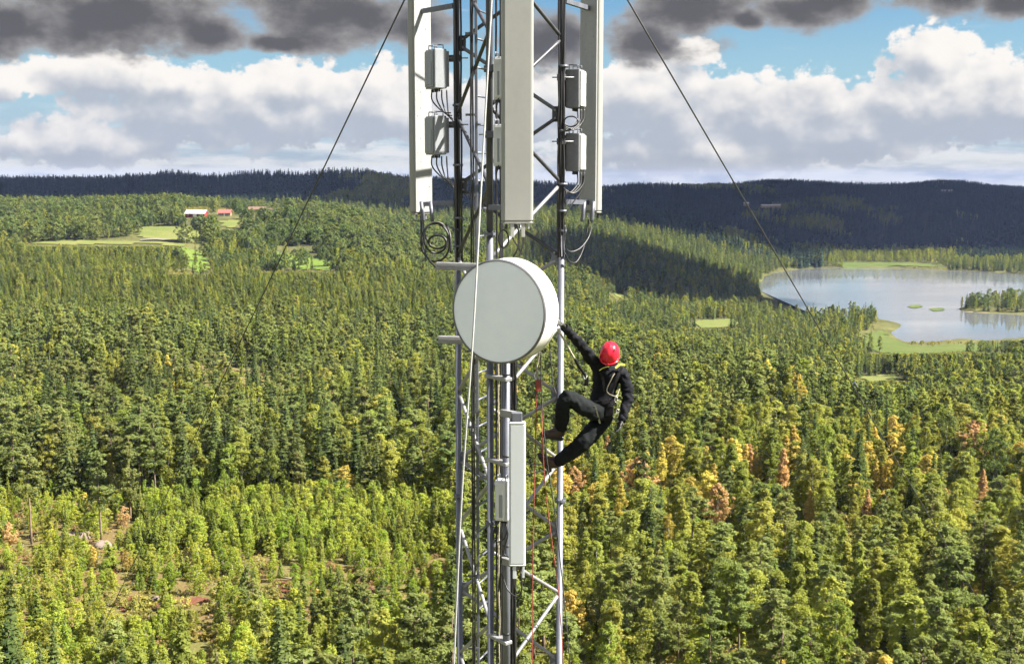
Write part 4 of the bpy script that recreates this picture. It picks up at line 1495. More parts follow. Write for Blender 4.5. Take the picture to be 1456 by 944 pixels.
# climbing ladder inside the mast with cable run
LADX = P(677, 100, 13.0)
lx, ly = LADX.x, 13.0
MB().box((lx, ly, CZ - 1.5), (1, 0, 0), (0, 1, 0), (0, 0, 1), 0.016, 0.012, 5.6, 0.004).obj('ladder_rail', M['galv'], mast)
MB().box((lx + 0.11, ly + 0.30, CZ - 1.5), (1, 0, 0), (0, 1, 0), (0, 0, 1), 0.012, 0.012, 5.6, 0.004).obj('ladder_rail', M['galv'], mast)
rung_mesh = None
for i in range(36):
    z = CZ + 3.9 - 0.30 * i
    if rung_mesh is None:
        r_o = MB().tube([(lx + 0.005, ly + 0.012, z), (lx + 0.105, ly + 0.29, z)], 0.011, 8).obj('rung', M['galv'], mast)
        rung_mesh = r_o; z_first = z
    else:  # near-black look of backlit galvanised steel put into the colour
        c = r_o.copy(); c.location = (0, 0, z - z_first); col.objects.link(c)
for i in range(9):                      # clips that hold the cables to the ladder
    z = CZ + 1.55 - 0.85 * i
    MB().box((lx - 0.055, ly - 0.01, z), (1, 0, 0), (0, 1, 0), (0, 0, 1), 0.06, 0.010, 0.012).obj('cable_clip', M['galv'], mast)

# antenna support pipe on the front leg
PIPE = P(720, 700, 12.30); px_pipe = Vector((PIPE.x, 12.30, 0))
MB().tube([px_pipe + Vector((0, 0, CZ - 6.6)), px_pipe + Vector((0, 0, CZ - 1.05))], 0.040, 16).obj('support_pipe', M['galv'], mast)
for z in (CZ - 2.05, CZ - 2.95, CZ - 4.9):
    a, b = Vector((LC.x, LC.y, z)), px_pipe + Vector((0, 0, z))
    d_ = (b - a).normalized()
    MB().box((a + b) / 2, d_, Vector((-d_.y, d_.x, 0)), (0, 0, 1), (b - a).length / 2 + 0.045, 0.048, 0.020, 0.012).obj('pipe_clamp', M['galv_bright'], mast)


for py in (532, 586, 648, 775, 900):               # black bands round the support pipe
    zb_ = P(720, py, 12.30).z
    MB().tube([px_pipe + Vector((0, 0, zb_ - 0.009)), px_pipe + Vector((0, 0, zb_ + 0.009))], 0.0425, 16).obj('cable_band', M['cable'], mast)
for L, pys in ((LL, (150, 235, 310, 350)), (LR, (95, 186, 262, 300))):    # bands that tape the cables to the legs
    for py in pys:
        zb_ = P(720, py, L.y).z
        c_ = L + Vector((0.01, -0.02, zb_))
        MB().tube([c_ - Vector((0, 0, 0.012)), c_ + Vector((0, 0, 0.012))], 0.058, 16).obj('cable_band', M['galv'], mast)


def cable_run(name, label, path, r, mat, n=6, group=None, cat='cable'):
    """Cables lying side by side along a path of the mast; each cable is a part."""
    root = empty(name, path[0][0], label, cat, group)
    for pts in path:
        MB().tube(pts, r, n).obj('cable', mat, root)
    return root


def vert(x, y, za, zb, n=22, wob=0.006, seed=0):
    rr = random.Random(seed)
    return spline([Vector((x + rr.uniform(-wob, wob), y + rr.uniform(-wob, wob), za + (zb - za) * i / n)) for i in range(n + 1)], 2)


x0 = P(729, 700, 12.45).x
cable_run('feeder_cables', 'thick black feeder cables running down beside the front support pipe', [vert(x0 + 0.0 + 0.026 * (i % 3 - 1), 12.46 + 0.028 * (i // 3), CZ - 1.6, CZ - 6.6, seed=i) for i in range(6)], 0.0135, M['cable'])
x1 = P(709, 600, 12.42).x
cable_run('riser_cables', 'black cables with one pale cable between front leg and support pipe', [vert(x1 + 0.020 * (i - 1), 12.44 + 0.012 * (i % 2), CZ + 3.9, CZ - 6.6, seed=20 + i, wob=0.005) for i in (0, 2, 3)], 0.0105, M['cable'])
rc_ = [o for o in col.objects if o.name.startswith('riser_cables')][-1]
pale = MB().tube(vert(x1 + 0.002, 12.425, CZ - 1.5, CZ - 6.6, seed=31, wob=0.008), 0.0065, 6).obj('cable', M['rope_tan'], rc_)
pale['label'] = 'pale cable with spotted sheath'
cable_run('ladder_cables', 'pair of black cables strapped along the ladder inside the mast', [vert(lx - 0.035 - 0.022 * i, ly - 0.03, CZ + 3.9, CZ - 6.6, seed=40 + i, wob=0.003) for i in range(2)], 0.010, M['cable'])
cable_run('leg_cables', 'black cables taped to the rear left mast leg', [vert(LL.x + 0.03 * math.cos(a) + 0.02, LL.y - 0.052, CZ + 3.9, CZ - 0.95, seed=50 + i, wob=0.006) for i, a in enumerate((0.2, 1.6, 2.9))], 0.011, M['cable'])
cable_run('leg_cables', 'black cables taped to the rear right mast leg', [vert(LR.x + 0.03 * math.cos(a) - 0.01, LR.y - 0.052, CZ + 3.9, CZ - 0.85, seed=60 + i, wob=0.006) for i, a in enumerate((0.2, 1.6, 2.9))], 0.011, M['cable'])


# ------------------------------------------------------------------ panel antennas
def panel(c, face, w, dpt, z0, z1, label, mat, edge=0.03, legs=2, plate=True, group=None):
    """c: (x, y) of the middle; face: the way the radome looks."""
    f = Vector((face[0], face[1], 0)).normalized(); s = Vector((-f.y, f.x, 0)); up = Vector((0, 0, 1))
    c = Vector((c[0], c[1], 0))
    root = empty('panel_antenna', (c.x, c.y, z0), label, 'antenna', group)
    mid = c + Vector((0, 0, (z0 + z1) / 2)); hz = (z1 - z0) / 2
    body = MB().box(mid, s, f, up, w / 2, dpt / 2, hz - 0.02, edge)
    bo = body.obj('radome', mat, root)
    for zz_, nm in ((z0 + 0.010, 'end_cap'), (z1 - 0.010, 'end_cap')):
        MB().box(c + Vector((0, 0, zz_)), s, f, up, w / 2 + 0.002, dpt / 2 + 0.002, 0.012, edge).obj(nm, mat, root)
    if plate:
        MB().box(mid - f * (dpt / 2 + 0.006), s, f, up, w / 2 - 0.012, 0.007, hz - 0.03).obj('back_plate', M['plate'], root)
        hl = MB()
        rr = random.Random(int(z1 * 100))
        for i in range(34):
            q = mid - f * (dpt / 2 + 0.0135) + s * rr.choice([-0.09, -0.045, 0.05, 0.1]) * w / 0.3 + up * rr.uniform(-hz + 0.1, hz - 0.1)
            hl.tube([q, q - f * 0.003], 0.0045, 6, False)
        h_ = hl.obj('rivet', M['radio_dark'], root); h_['kind'] = 'stuff'
    cn = MB()
    for i in range(6):
        q = c + s * (w * (-0.36 + 0.72 * i / 5)) - f * (dpt * (0.2 if i % 2 else -0.12)) + Vector((0, 0, z0))
        cn = MB().tube([q + Vector((0, 0, 0.004)), q - Vector((0, 0, 0.055))], 0.013, 8, False)
        cn.obj('connector', M['alloy'] if i % 2 else M['cable'], root)
    for i in range(legs):
        q = c + s * (w * (-0.17 + 0.34 * i)) + f * (dpt / 2 - 0.02) + Vector((0, 0, z0 - 0.06))
        MB().box(q, s, f, up, 0.019, 0.012, 0.075, 0.004).obj('foot_bracket', mat, root)
    return root, f, s


def bracket(root, a, b, r=0.02, mat='galv'):
    d_ = (Vector(b) - Vector(a)).normalized(); s = d_.cross(Vector((0, 0, 1))).normalized()
    MB().box((Vector(a) + Vector(b)) / 2, d_, s, d_.cross(s), (Vector(b) - Vector(a)).length / 2, r, r * 1.3, 0.004).obj('mounting_bracket', M[mat], root)


zL0 = CZ + slope(305) * 14.0
pl, fl_, sl_ = panel((P(597, 200, 14.0).x, 14.0), (-0.75, 0.66), 0.285, 0.10, zL0, zL0 + 2.6, 'white panel antenna on the left of the mast turned away to the left', M['radome'], 0.03, 0)
for z in (zL0 + 0.12, zL0 + 2.3):
    bracket(pl, Vector((P(602, 200, 13.95).x, 13.95, z)), Vector((LL.x - 0.03, LL.y, z + 0.02)))
zR0 = CZ + slope(303) * 13.9
pr, fr_, sr_ = panel((P(841, 200, 13.92).x, 13.92), (0.74, 0.67), 0.285, 0.10, zR0, zR0 + 2.6, 'white panel antenna on the right of the mast showing its grey back', M['radome'], 0.03, 0)
for z in (zR0 + 0.12, zR0 + 2.3):
    bracket(pr, Vector((P(836, 200, 13.86).x, 13.86, z)), Vector((LR.x + 0.03, LR.y, z + 0.02)))
for rt, cxp in ((pl, 603), (pr, 835)):              # tilt arms under the outer antennas
    zb_ = zL0
    for dx in (-4, 9):
        yo = 0.05 if cxp < 700 else 0; a = P(cxp + dx, 290, 13.78 + yo); b = P(cxp + dx + (3 if cxp < 700 else -3), 315, 13.72 + yo)
        MB().tube(spline([a + Vector((0, 0, 0.02)), (a + b) / 2 + Vector((0, -0.03, 0.03)), b], 5), 0.022, 8).obj('tilt_arm', M['galv'], rt)
zC0 = CZ + slope(318) * 12.0
pc, fc_, sc_ = panel((P(735.5, 200, 12.05).x, 12.05), (0.10, -1), 0.315, 0.12, zC0, zC0 + 2.7, 'large pale panel antenna in the middle facing the viewer above the dish', M['radome'], 0.03, 2)
for z in (zC0 + 0.15, zC0 + 2.3):
    bracket(pc, Vector((pc.location.x, 12.12, z)), Vector((LC.x, LC.y - 0.03, z)))
zD1, zD0 = CZ + slope(600) * 12.02, CZ + slope(804) * 12.02
pdn, fd_, sd_ = panel((P(735.5, 700, 12.04).x, 12.04), (0.02, -1), 0.172, 0.085, zD0, zD1, 'slim white panel antenna on the support pipe below the dish', M['radome_white'], 0.02, 1)
for z in (zD0 - 0.02, zD1 + 0.05):
    a = Vector((px_pipe.x - 0.045, 12.27, z)); b = Vector((pdn.location.x + 0.03, 12.08, z))
    bracket(pdn, a, b, 0.028, 'galv_bright')
MB().box((pdn.location.x - 0.005, 12.05, zD1 + 0.045), (1, 0, 0), (0, 1, 0), (0, 0, 1), 0.055, 0.04, 0.05, 0.01).obj('top_hinge', M['galv'], pdn)
MB().box((pdn.location.x + 0.062, 12.06, zD0 - 0.05), (1, 0, 0), (0, 1, 0), (0, 0, 1), 0.012, 0.015, 0.09, 0.004).obj('foot_bracket', M['radome_white'], pdn)


# ------------------------------------------------------------------ radio units
def radio(c, f, w, dpt, h, label, face_mat, side_mat, fins=True, jump=(), pipe=None):
    f = Vector((f[0], f[1], 0)).normalized(); s = Vector((-f.y, f.x, 0)); up = Vector((0, 0, 1)); c = Vector(c)
    root = empty('radio_unit', c - up * h / 2, label, 'radio unit', 'radio units on the mast')
    MB().box(c, s, f, up, w / 2, dpt / 2, h / 2, 0.012).obj('casing', M[face_mat], root)
    MB().box(c + f * (dpt / 2 + 0.008), s, f, up, w / 2 - 0.02, 0.010, h / 2 - 0.02, 0.006).obj('cover', M[side_mat], root)
    MB().box(c + f * (dpt / 2 + 0.020) - up * h * 0.12, s, f, up, w / 2 - 0.05, 0.004, h * 0.28, 0.003).obj('label_plate', M['radio'], root)
    if fins:
        fm_ = MB()
        for i in range(9):
            q = c - f * (dpt / 2 + 0.016) + s * (w * (-0.42 + 0.84 * i / 8))
            MB().box(q, s, f, up, 0.004, 0.018, h / 2 - 0.02).obj('fin', M['radio_dark'], root)
    for sg in (-1, 1):
        q = c + up * (h / 2 + 0.012) + s * (w * 0.32 * sg)
        MB().tube([q - f * 0.05 - up * 0.01, q - f * 0.05 + up * 0.035, q + f * 0.05 + up * 0.035, q + f * 0.05 - up * 0.01], 0.007, 6).obj('handle', M['galv'], root)
    for i in range(4):
        q = c - up * (h / 2) + s * (w * (-0.33 + 0.22 * i))
        MB().tube([q + up * 0.003, q - up * 0.035], 0.011, 8, False).obj('connector', M['cable'], root)
    for pts in jump:
        MB().tube(spline(pts, 6), 0.008, 6).obj('jumper_cable', M['cable'], root)
    if pipe is not None:
        z = c.z + h * 0.28
        a = Vector((pipe.x, pipe.y, z)); b = c - f * (dpt / 2) + Vector((0, 0, h * 0.28))
        dd = (a - b).normalized()
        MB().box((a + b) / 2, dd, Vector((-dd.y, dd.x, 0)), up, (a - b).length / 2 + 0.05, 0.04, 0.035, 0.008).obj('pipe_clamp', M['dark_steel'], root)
        MB().tube([a + Vector((-0.11, -0.02, 0)), a + Vector((0.13, -0.03, 0))], 0.007, 6).obj('clamp_bolt', M['galv_bright'], root)
    return root


def jump_l(px, py, Y, ex, ey):
    out = []
    for i in range(4):
        a = P(px + i * 7 - 8, py, Y - 0.02 * i); b = P(ex - 2 + i * 1.5, ey + 4 * i, Y - 0.14)
        out.append([a, a + Vector((0.005, 0, -0.12)), P((px + ex) / 2 - 3 + i * 3, ey - 2 + i * 2, Y - 0.09), b])
    return out


for (py, nm, lab) in ((99, 'upper', 'grey radio unit on the left leg, upper of two behind the left antenna'), (193, 'lower', 'grey radio unit on the left leg, lower of two behind the left antenna')):
    radio(P(620, py, 13.66), (-0.80, -0.42), 0.26, 0.15, 0.43, lab, 'radio', 'radio', jump=jump_l(622, py + 29, 13.62, 643, py + 62), pipe=LL)
for (py, lab) in ((127, 'dark radio unit on the right leg, upper of two beside the right antenna'), (217, 'dark radio unit on the right leg, lower of two beside the right antenna')):
    j = []
    for i in range(3):
        a = P(831 - i * 5, py + 28, 13.50); b = P(802 + i, py + 52 + 3 * i, 13.32)
        j.append([a, P(829 - i * 4, py + 45, 13.46), P(816 - i * 3, py + 58, 13.36), b])
    radio(P(818, py, 13.52), (0.86, -0.30), 0.24, 0.16, 0.42, lab, 'radio_dark', 'radio_light', jump=j, pipe=LR)
jl = [[P(712, 738, 12.22), P(703, 752, 12.2), P(702, 765, 12.2), P(709, 770, 12.22), P(718, 764, 12.2), P(722, 750, 12.18)],
      [P(718, 738, 12.2), P(722, 760, 12.14), P(716, 785, 12.16), P(724, 792, 12.14)],
      [P(715, 738, 12.2), P(713, 770, 12.2), P(712, 800, 12.24), P(709, 840, 12.34)]]
radio(P(714.5, 710, 12.18), (-0.25, -0.97), 0.135, 0.12, 0.43, 'white radio unit beside the slim panel antenna below the dish', 'radio_light', 'radio_light', jump=jl, pipe=px_pipe)
for py, lab in ((112, 'narrow radio unit half hidden by the large antenna, upper one'), (207, 'narrow radio unit half hidden by the large antenna, lower one')):
    radio(P(712, py, 12.30), (-0.30, -0.95), 0.13, 0.10, 0.42, lab, 'radio_light', 'radio_light', jump=[[P(709, py + 28, 12.26), P(706, py + 40, 12.26), P(705, py + 55, 12.3)]], pipe=LC)

# ------------------------------------------------------------------ microwave dish
DN = Vector((-0.45, -0.893, 0.0)).normalized()
dc = P(708.5, 443.5, 11.78)
dxx = Vector((DN.y, -DN.x, 0)); dup = Vector((0, 0, 1))
RD = 0.512
dish = empty('microwave_dish', dc - DN * 0.30, 'round white drum-shaped microwave dish on the front of the mast', 'dish antenna')
MB().revolve([(RD, -0.30), (RD, 0.0)], dc, dxx, dup, DN, 72, True, False).obj('shroud', M['dish_white'], dish)
MB().revolve([(RD + 0.006, -0.022), (RD + 0.010, -0.010), (RD + 0.008, 0.004), (RD - 0.012, 0.008)], dc, dxx, dup, DN, 72, True, False).obj('rim_band', M['dark_rim'], dish)
MB().revolve([(RD - 0.008, 0.004), (RD * 0.66, 0.010), (RD * 0.33, 0.014), (0.004, 0.015)], dc, dxx, dup, DN, 72, False, True).obj('radome', M['dish_face'], dish)
MB().revolve([(RD + 0.004, -0.285), (RD + 0.010, -0.295), (RD + 0.004, -0.31), (RD * 0.75, -0.37), (RD * 0.3, -0.42), (0.12, -0.44), (0.10, -0.50), (0.004, -0.50)], dc, dxx, dup, DN, 72, True, False).obj('back_shell', M['dish_white'], dish)
mnt = MB().box(dc - DN * 0.52, dxx, dup, DN, 0.14, 0.26, 0.05, 0.02).obj('mount_plate', M['galv'], dish)
bl = MB()
for sx_ in (-0.1, 0.1):
    for sy2 in (-0.2, 0.2):
        q = dc - DN * 0.47 + dxx * sx_ + dup * sy2
        MB().tube([q, q - DN * 0.12], 0.012, 6, False).obj('bolt', M['galv_bright'], mnt)
for (pa, pb) in (((620, 378, 12.75), (800, 390, 12.55)), ((623, 482.5, 12.75), (800, 497, 12.55))):
    a, b = P(*pa), P(*pb)
    b = Vector((0.20, 12.72, a.z - 0.03))
    d_ = (b - a).normalized(); s = Vector((-d_.y, d_.x, 0)).normalized()
    MB().box((a + b) / 2, d_, d_.cross(s), s, (b - a).length / 2, 0.040, 0.032, 0.008).obj('mounting_bar', M['galv_bright'], dish)
    MB().box((a + b) / 2 + Vector((0, -0.034, 0.004)), d_, d_.cross(s), s, (b - a).length / 2 - 0.01, 0.010, 0.003).obj('bar_groove', M['dark_rim'], dish)

# ------------------------------------------------------------------ loose cables
def coil(name, label, loops, r, tails):
    root = empty(name, loops[0][0] if loops else tails[0][0], label, 'cable')
    for (c, rx, rz, tilt) in loops:
        pts = []
        for i in range(41):
            a = 2 * math.pi * i / 40 * 1.02
            pts.append(Vector(c) + Vector((rx * math.cos(a), -tilt * math.cos(a) + 0.02 * i / 40, rz * math.sin(a))))
        MB().tube(pts, r, 8).obj('loop', M['cable'], root)
    for t in tails:
        MB().tube(spline(t, 6), r, 8).obj('tail', M['cable'], root)
    return root


coil('cable_coil', 'coiled black cable hanging below the left antenna',
     [(P(619, 345, 13.55), 0.165, 0.215, 0.05), (P(620, 338, 13.50), 0.135, 0.175, -0.04), (P(622, 344, 13.45), 0.10, 0.075, 0.03)], 0.012,
     [[P(599, 306, 13.95), P(599, 330, 13.8), P(602, 355, 13.65), P(612, 372, 13.5), P(622, 382, 13.4)],
      [P(603, 306, 13.95), P(602, 322, 13.8), P(606, 338, 13.6), P(612, 350, 13.55)],
      [P(634, 318, 13.6), P(640, 335, 13.5), P(641, 360, 13.45)]])
coil('cable_loop', 'black cable sagging in a loop below the right antenna',
     [(P(812, 173, 13.34), 0.075, 0.055, 0.02)], 0.008,
     [[P(842, 312, 13.75), P(838, 335, 13.65), P(826, 352, 13.5), P(812, 358, 13.4), P(804, 350, 13.35), P(803, 320, 13.34)],
      [P(837, 312, 13.75), P(832, 345, 13.65), P(821, 371, 13.5), P(810, 372, 13.4), P(803, 360, 13.34)],
      [P(829, 250, 13.5), P(826, 272, 13.48), P(812, 292, 13.4), P(804, 306, 13.35)]])
coil('cable_loop', 'tangle of cables and clamps under the large antenna above the dish',
     [(P(716, 340, 12.15), 0.05, 0.09, 0.02)], 0.009,
     [[P(728, 322, 12.1), P(729, 338, 12.15), P(737, 352, 12.2), P(742, 362, 12.3)],
      [P(736, 322, 12.1), P(738, 340, 12.12), P(735, 356, 12.2), P(726, 372, 12.35)],
      [P(742, 322, 12.1), P(744, 345, 12.15), P(738, 365, 12.25)]])
coil('cable_loop', 'black cable loop below the slim panel antenna',
     [], 0.008,
     [[P(739, 808, 12.05), P(742, 830, 12.05), P(740, 845, 12.06), P(734, 848, 12.08), P(722, 838, 12.14), P(713, 815, 12.2)],
      [P(733, 808, 12.05), P(731, 828, 12.05), P(735, 843, 12.06), P(739, 838, 12.06)]])


# ------------------------------------------------------------------ ropes and guy wires
def rope(name, label, pts, r, mat, cat='rope', n=8, k=8, group=None):
    root_pts = spline(pts, k)
    o = MB()
    o.tube(root_pts, r, n)
    me_ = o.mesh(name, Vector(pts[0]), [M[mat]])
    ob = bpy.data.objects.new(name, me_); ob.location = pts[0]; col.objects.link(ob)
    return tag(ob, label, cat, group)


rope('rope', 'pale rope hanging straight down in front of the dish face',
     [P(703, -120, 12.0), P(699, 0, 11.95), P(685, 250, 11.75), P(673, 470, 11.6), P(658, 680, 11.72), P(649, 860, 11.9), P(645, 960, 12.0), P(642, 1080, 12.2)], 0.0092, 'rope_white')
rope('rope', 'red rope hanging doubled from the pulley under the dish', [P(763, 556, 12.75), P(762, 600, 12.78), P(760, 680, 12.85), P(757.5, 800, 12.9), P(757, 990, 13.0)], 0.0052, 'rope_red')
rope('rope', 'red rope slanting from the pulley past the boots to the right leg', [P(770, 556, 12.75), P(771, 620, 12.6), P(776, 700, 12.8), P(786, 780, 12.95), P(795, 850, 13.05), P(802, 960, 13.15)], 0.0055, 'rope_red')
rope('rope', 'dark rope hanging from the dish down past the right leg', [P(781, 488, 12.5), P(784, 520, 12.55), P(772, 560, 12.62) if False else P(786, 545, 12.6), P(791, 560, 12.62)], 0.0065, 'rope_dark')
rope('rope', 'dark rope from the pulley sagging down outside the right leg', [P(769, 500, 12.4), P(770, 560, 12.55), P(776, 640, 12.62), P(789, 730, 12.9), P(799, 820, 13.0), P(812, 960, 13.1)], 0.0065, 'rope_dark')
rope('lanyard', 'pale lanyard from the dish edge to the climber chest harness', [P(793, 468, 12.45), P(803, 485, 12.55), P(817, 510, 12.65)], 0.011, 'webbing', 'lanyard')
pul = empty('pulley', P(766, 548, 12.75), 'small red pulley block hanging under the dish', 'pulley')
for sg in (-1, 1):
    MB().box(P(766, 548, 12.75) + Vector((0, 0.022 * sg, 0)), (1, 0, 0), (0, 1, 0), (0, 0, 1), 0.036, 0.006, 0.062, 0.012).obj('side_plate', M['rope_red'], pul)
MB().tube([P(766, 549, 12.735), P(766, 549, 12.765)], 0.03, 14, False).obj('wheel', M['alloy'], pul)
MB().tube(spline([P(765, 540, 12.75), P(763, 525, 12.72), P(765, 512, 12.7), P(767, 500, 12.6)], 5), 0.009, 8).obj('sling', M['webbing'], pul)
MB().tube(spline([P(763, 541, 12.74), P(760, 534, 12.74), P(764, 527, 12.74), P(769, 534, 12.74), P(766, 541, 12.74)], 5), 0.006, 6).obj('carabiner', M['alloy'], pul)


def guy(name, label, A, px, py, Y):
    q = P(px, py, Y); d_ = (q - A)
    t = (CZ - 70 + 1.0 - A.z) / d_.z
    B = A + d_ * t
    root = empty(name, A, label, 'guy wire')
    pts = []
    for i in range(33):
        s = i / 32
        p = A.lerp(B, s); p.z -= 0.9 * 4 * s * (1 - s) * 0.35
        pts.append(p)
    MB().tube(pts, 0.0105, 8).obj('strand', M['guy'], root)
    return root, A, B


attL = P(655, -166, 13.6); attR = P(797, -163, 13.4)
gl, A1, B1 = guy('guy_wire', 'thin dark guy wire slanting down to the left from the mast', attL, 150, 872, 40)
gr, A2, B2 = guy('guy_wire', 'thin dark guy wire slanting down to the right across the lake', attR, 1424, 898, 40)
# small porcelain-like insulator on the right wire
for rt, A, B, s in ((gr, A2, B2, 0.1),):
    q = A.lerp(B, s); d_ = (B - A).normalized()
    MB().tube([q - d_ * 0.12, q - d_ * 0.05, q + d_ * 0.05, q + d_ * 0.12], 0.024, 10).obj('wire_grip', M['galv'], rt)

# ------------------------------------------------------------------ the climber
def skin_mesh(chains, name, mats, assign, subdiv=2, root=0):
    """chains: vertices [(point, (rx, ry))], edges; grown with Skin + Subdivision and turned into a mesh."""
    verts, edges, radii = chains
    me_ = bpy.data.meshes.new(name + '_cage')
    me_.from_pydata([tuple(v) for v in verts], edges, [])
    ob = bpy.data.objects.new(name + '_cage', me_)
    col.objects.link(ob)
    mo = ob.modifiers.new('skin', 'SKIN'); mo.use_smooth_shade = True; mo.branch_smoothing = 0.35
    sv = me_.skin_vertices[0].data
    for i, r in enumerate(radii):
        sv[i].radius = r if isinstance(r, tuple) else (r, r)
        sv[i].use_root = (i == root)
    s = ob.modifiers.new('sub', 'SUBSURF'); s.levels = subdiv; s.render_levels = subdiv
    dg_e = bpy.context.evaluated_depsgraph_get()
    out_ = bpy.data.meshes.new_from_object(ob.evaluated_get(dg_e))
    bpy.data.objects.remove(ob)
    out_.name = name
    out_.materials.clear()
    for mt in mats: out_.materials.append(mt)
    for p in out_.polygons:
        p.material_index = assign(p.center)
        p.use_smooth = True
    return out_


pel = P(853, 588, 12.97)
J = {
    'pelvis': pel, 'waist': P(855, 570, 12.99), 'chest': P(861, 543, 13.00), 'upper': P(866, 526, 12.98), 'neck': P(867, 516, 12.94), 'headb': P(867, 509, 12.88), 'head': P(867, 500, 12.85),
    'shl': P(849, 521, 12.90), 'ell': P(826, 490, 12.72), 'wrl': P(803, 466, 12.50),
    'shr': P(886, 529, 12.98), 'elr': P(894, 566, 12.92), 'wrr': P(884, 597, 12.80),
    'hil': P(844, 586, 12.88), 'knl': P(806, 563, 12.66), 'kn2': P(801, 570, 12.67), 'anl': P(797, 612, 12.92),
    'hir': P(860, 594, 13.02), 'knr': P(828, 631, 12.86), 'anr': P(789, 659, 12.98),
}
names = list(J)
idx_ = {k: i for i, k in enumerate(names)}
rad = {'pelvis': (0.165, 0.14), 'waist': (0.165, 0.135), 'chest': (0.175, 0.14), 'upper': (0.13, 0.10), 'neck': 0.055, 'headb': (0.07, 0.075), 'head': (0.085, 0.095),
       'shl': 0.080, 'ell': 0.060, 'wrl': 0.042, 'shr': 0.084, 'elr': 0.066, 'wrr': 0.046,
       'hil': 0.118, 'knl': 0.092, 'kn2': 0.090, 'anl': 0.074, 'hir': 0.125, 'knr': 0.100, 'anr': 0.074}
extra = [('ell_m', 'shl', 'ell', 0.5, 0.070), ('fal_m', 'ell', 'wrl', 0.35, 0.058), ('elr_m', 'shr', 'elr', 0.5, 0.074), ('far_m', 'elr', 'wrr', 0.35, 0.062),
         ('thl_m', 'hil', 'knl', 0.5, 0.108), ('cal_m', 'kn2', 'anl', 0.4, 0.086), ('thr_m', 'hir', 'knr', 0.5, 0.116), ('car_m', 'knr', 'anr', 0.4, 0.090)]
for nm, a, b, t, r in extra:
    J[nm] = J[a].lerp(J[b], t); rad[nm] = r
names = list(J); idx_ = {k: i for i, k in enumerate(names)}
E = [('pelvis', 'waist'), ('waist', 'chest'), ('chest', 'upper'), ('upper', 'neck'), ('neck', 'headb'), ('headb', 'head'),
     ('upper', 'shl'), ('shl', 'ell_m'), ('ell_m', 'ell'), ('ell', 'fal_m'), ('fal_m', 'wrl'),
     ('upper', 'shr'), ('shr', 'elr_m'), ('elr_m', 'elr'), ('elr', 'far_m'), ('far_m', 'wrr'),
     ('pelvis', 'hil'), ('hil', 'thl_m'), ('thl_m', 'knl'), ('knl', 'kn2'), ('kn2', 'cal_m'), ('cal_m', 'anl'),
     ('pelvis', 'hir'), ('hir', 'thr_m'), ('thr_m', 'knr'), ('knr', 'car_m'), ('car_m', 'anr')]
bones = [(J[a], J[b], (2 if n in range(5, 6) else (1 if n >= 16 else 0))) for n, (a, b) in enumerate(E)]


def seg_d(p, a, b):
    ab = b - a
    t = max(0, min(1, (p - a).dot(ab) / max(ab.length_squared, 1e-9)))
    return (p - a - ab * t).length


def assign(c):
    c = Vector(c)
    best = min(bones, key=lambda q: seg_d(c, q[0], q[1]))
    if best[2] == 0 and c.z < J['pelvis'].z + 0.03 and (c - J['pelvis']).length < 0.28 and c.x < J['wrr'].x - 0.12: return 1
    return best[2]


bodym = skin_mesh(([J[n] for n in names], [(idx_[a], idx_[b]) for a, b in E], [tuple(q * 0.93 for q in rad[n]) if isinstance(rad[n], tuple) else rad[n] * 0.93 for n in names]), 'person', [M['jacket'], M['trousers'], M['skin']], assign, 3)
# cloth folds
co = np.empty(len(bodym.vertices) * 3); bodym.vertices.foreach_get('co', co); co = co.reshape(-1, 3)
no = np.array([v.normal[:] for v in bodym.vertices])
tt_ = co[:, 2] * 20 + vnoise(co[:, 0] * 12, co[:, 2] * 9, 75) * 5 + co[:, 0] * 9
co += no * (np.abs(vnoise(tt_, co[:, 0] * 5 + co[:, 1] * 5, 76)) * 0.030 + vnoise(co[:, 0] * 22 + co[:, 1] * 9, co[:, 2] * 26 + co[:, 0] * 6, 77) * 0.016 + vnoise(co[:, 0] * 50, co[:, 2] * 48 + co[:, 1] * 30, 78) * 0.007)[:, None]
co -= np.array(pel[:])
bodym.vertices.foreach_set('co', co.ravel())
person = bpy.data.objects.new('person', bodym); person.location = pel; col.objects.link(person)
tag(person, 'person in dark work clothes and red helmet hanging off the right side of the mast', 'person')


def ppart(mb, name, mat, parent=None):
    me_ = mb.mesh(name, pel, [M[mat]])
    ob = bpy.data.objects.new(name, me_); col.objects.link(ob); ob.parent = parent or person
    return ob


# head direction: bowed, face down and towards the viewer
hz_ = (J['head'] - J['neck']).normalized()
face_d = Vector((-0.25, -0.75, -0.62)); face_d = (face_d - hz_ * face_d.dot(hz_) * 0.3).normalized()
hup = Vector((-0.02, -0.52, 0.85)).normalized()
face_d = (face_d - hup * face_d.dot(hup)).normalized()
hsd = face_d.cross(hup).normalized()
hc = P(867, 502, 12.83)
# face details low on the head
fc = hc + face_d * 0.085 - hup * 0.055
MB().tube(spline([fc + hup * 0.03, fc + face_d * 0.022 - hup * 0.01, fc - hup * 0.02], 4), 0.011, 6)
nose = ppart(MB().tube(spline([fc + hup * 0.025, fc + face_d * 0.024 - hup * 0.008, fc - hup * 0.018], 4), 0.011, 8), 'nose', 'skin')
for sg in (-1, 1):
    e = fc + hsd * 0.032 * sg + hup * 0.022 - face_d * 0.004
    ppart(MB().revolve([(0.002, 0.010), (0.008, 0.007), (0.011, 0.0), (0.008, -0.006)], e, hsd, hup, face_d, 10), 'eye', 'white_trim')
    r_ = hc + hsd * 0.088 * sg - hup * 0.045
    ppart(MB().box(r_, face_d, hup, hsd, 0.016, 0.028, 0.008, 0.008), 'ear', 'skin')
ppart(MB().box(fc - hup * 0.048 + face_d * 0.004, hsd, hup, face_d, 0.024, 0.005, 0.006), 'mouth', 'rope_red')
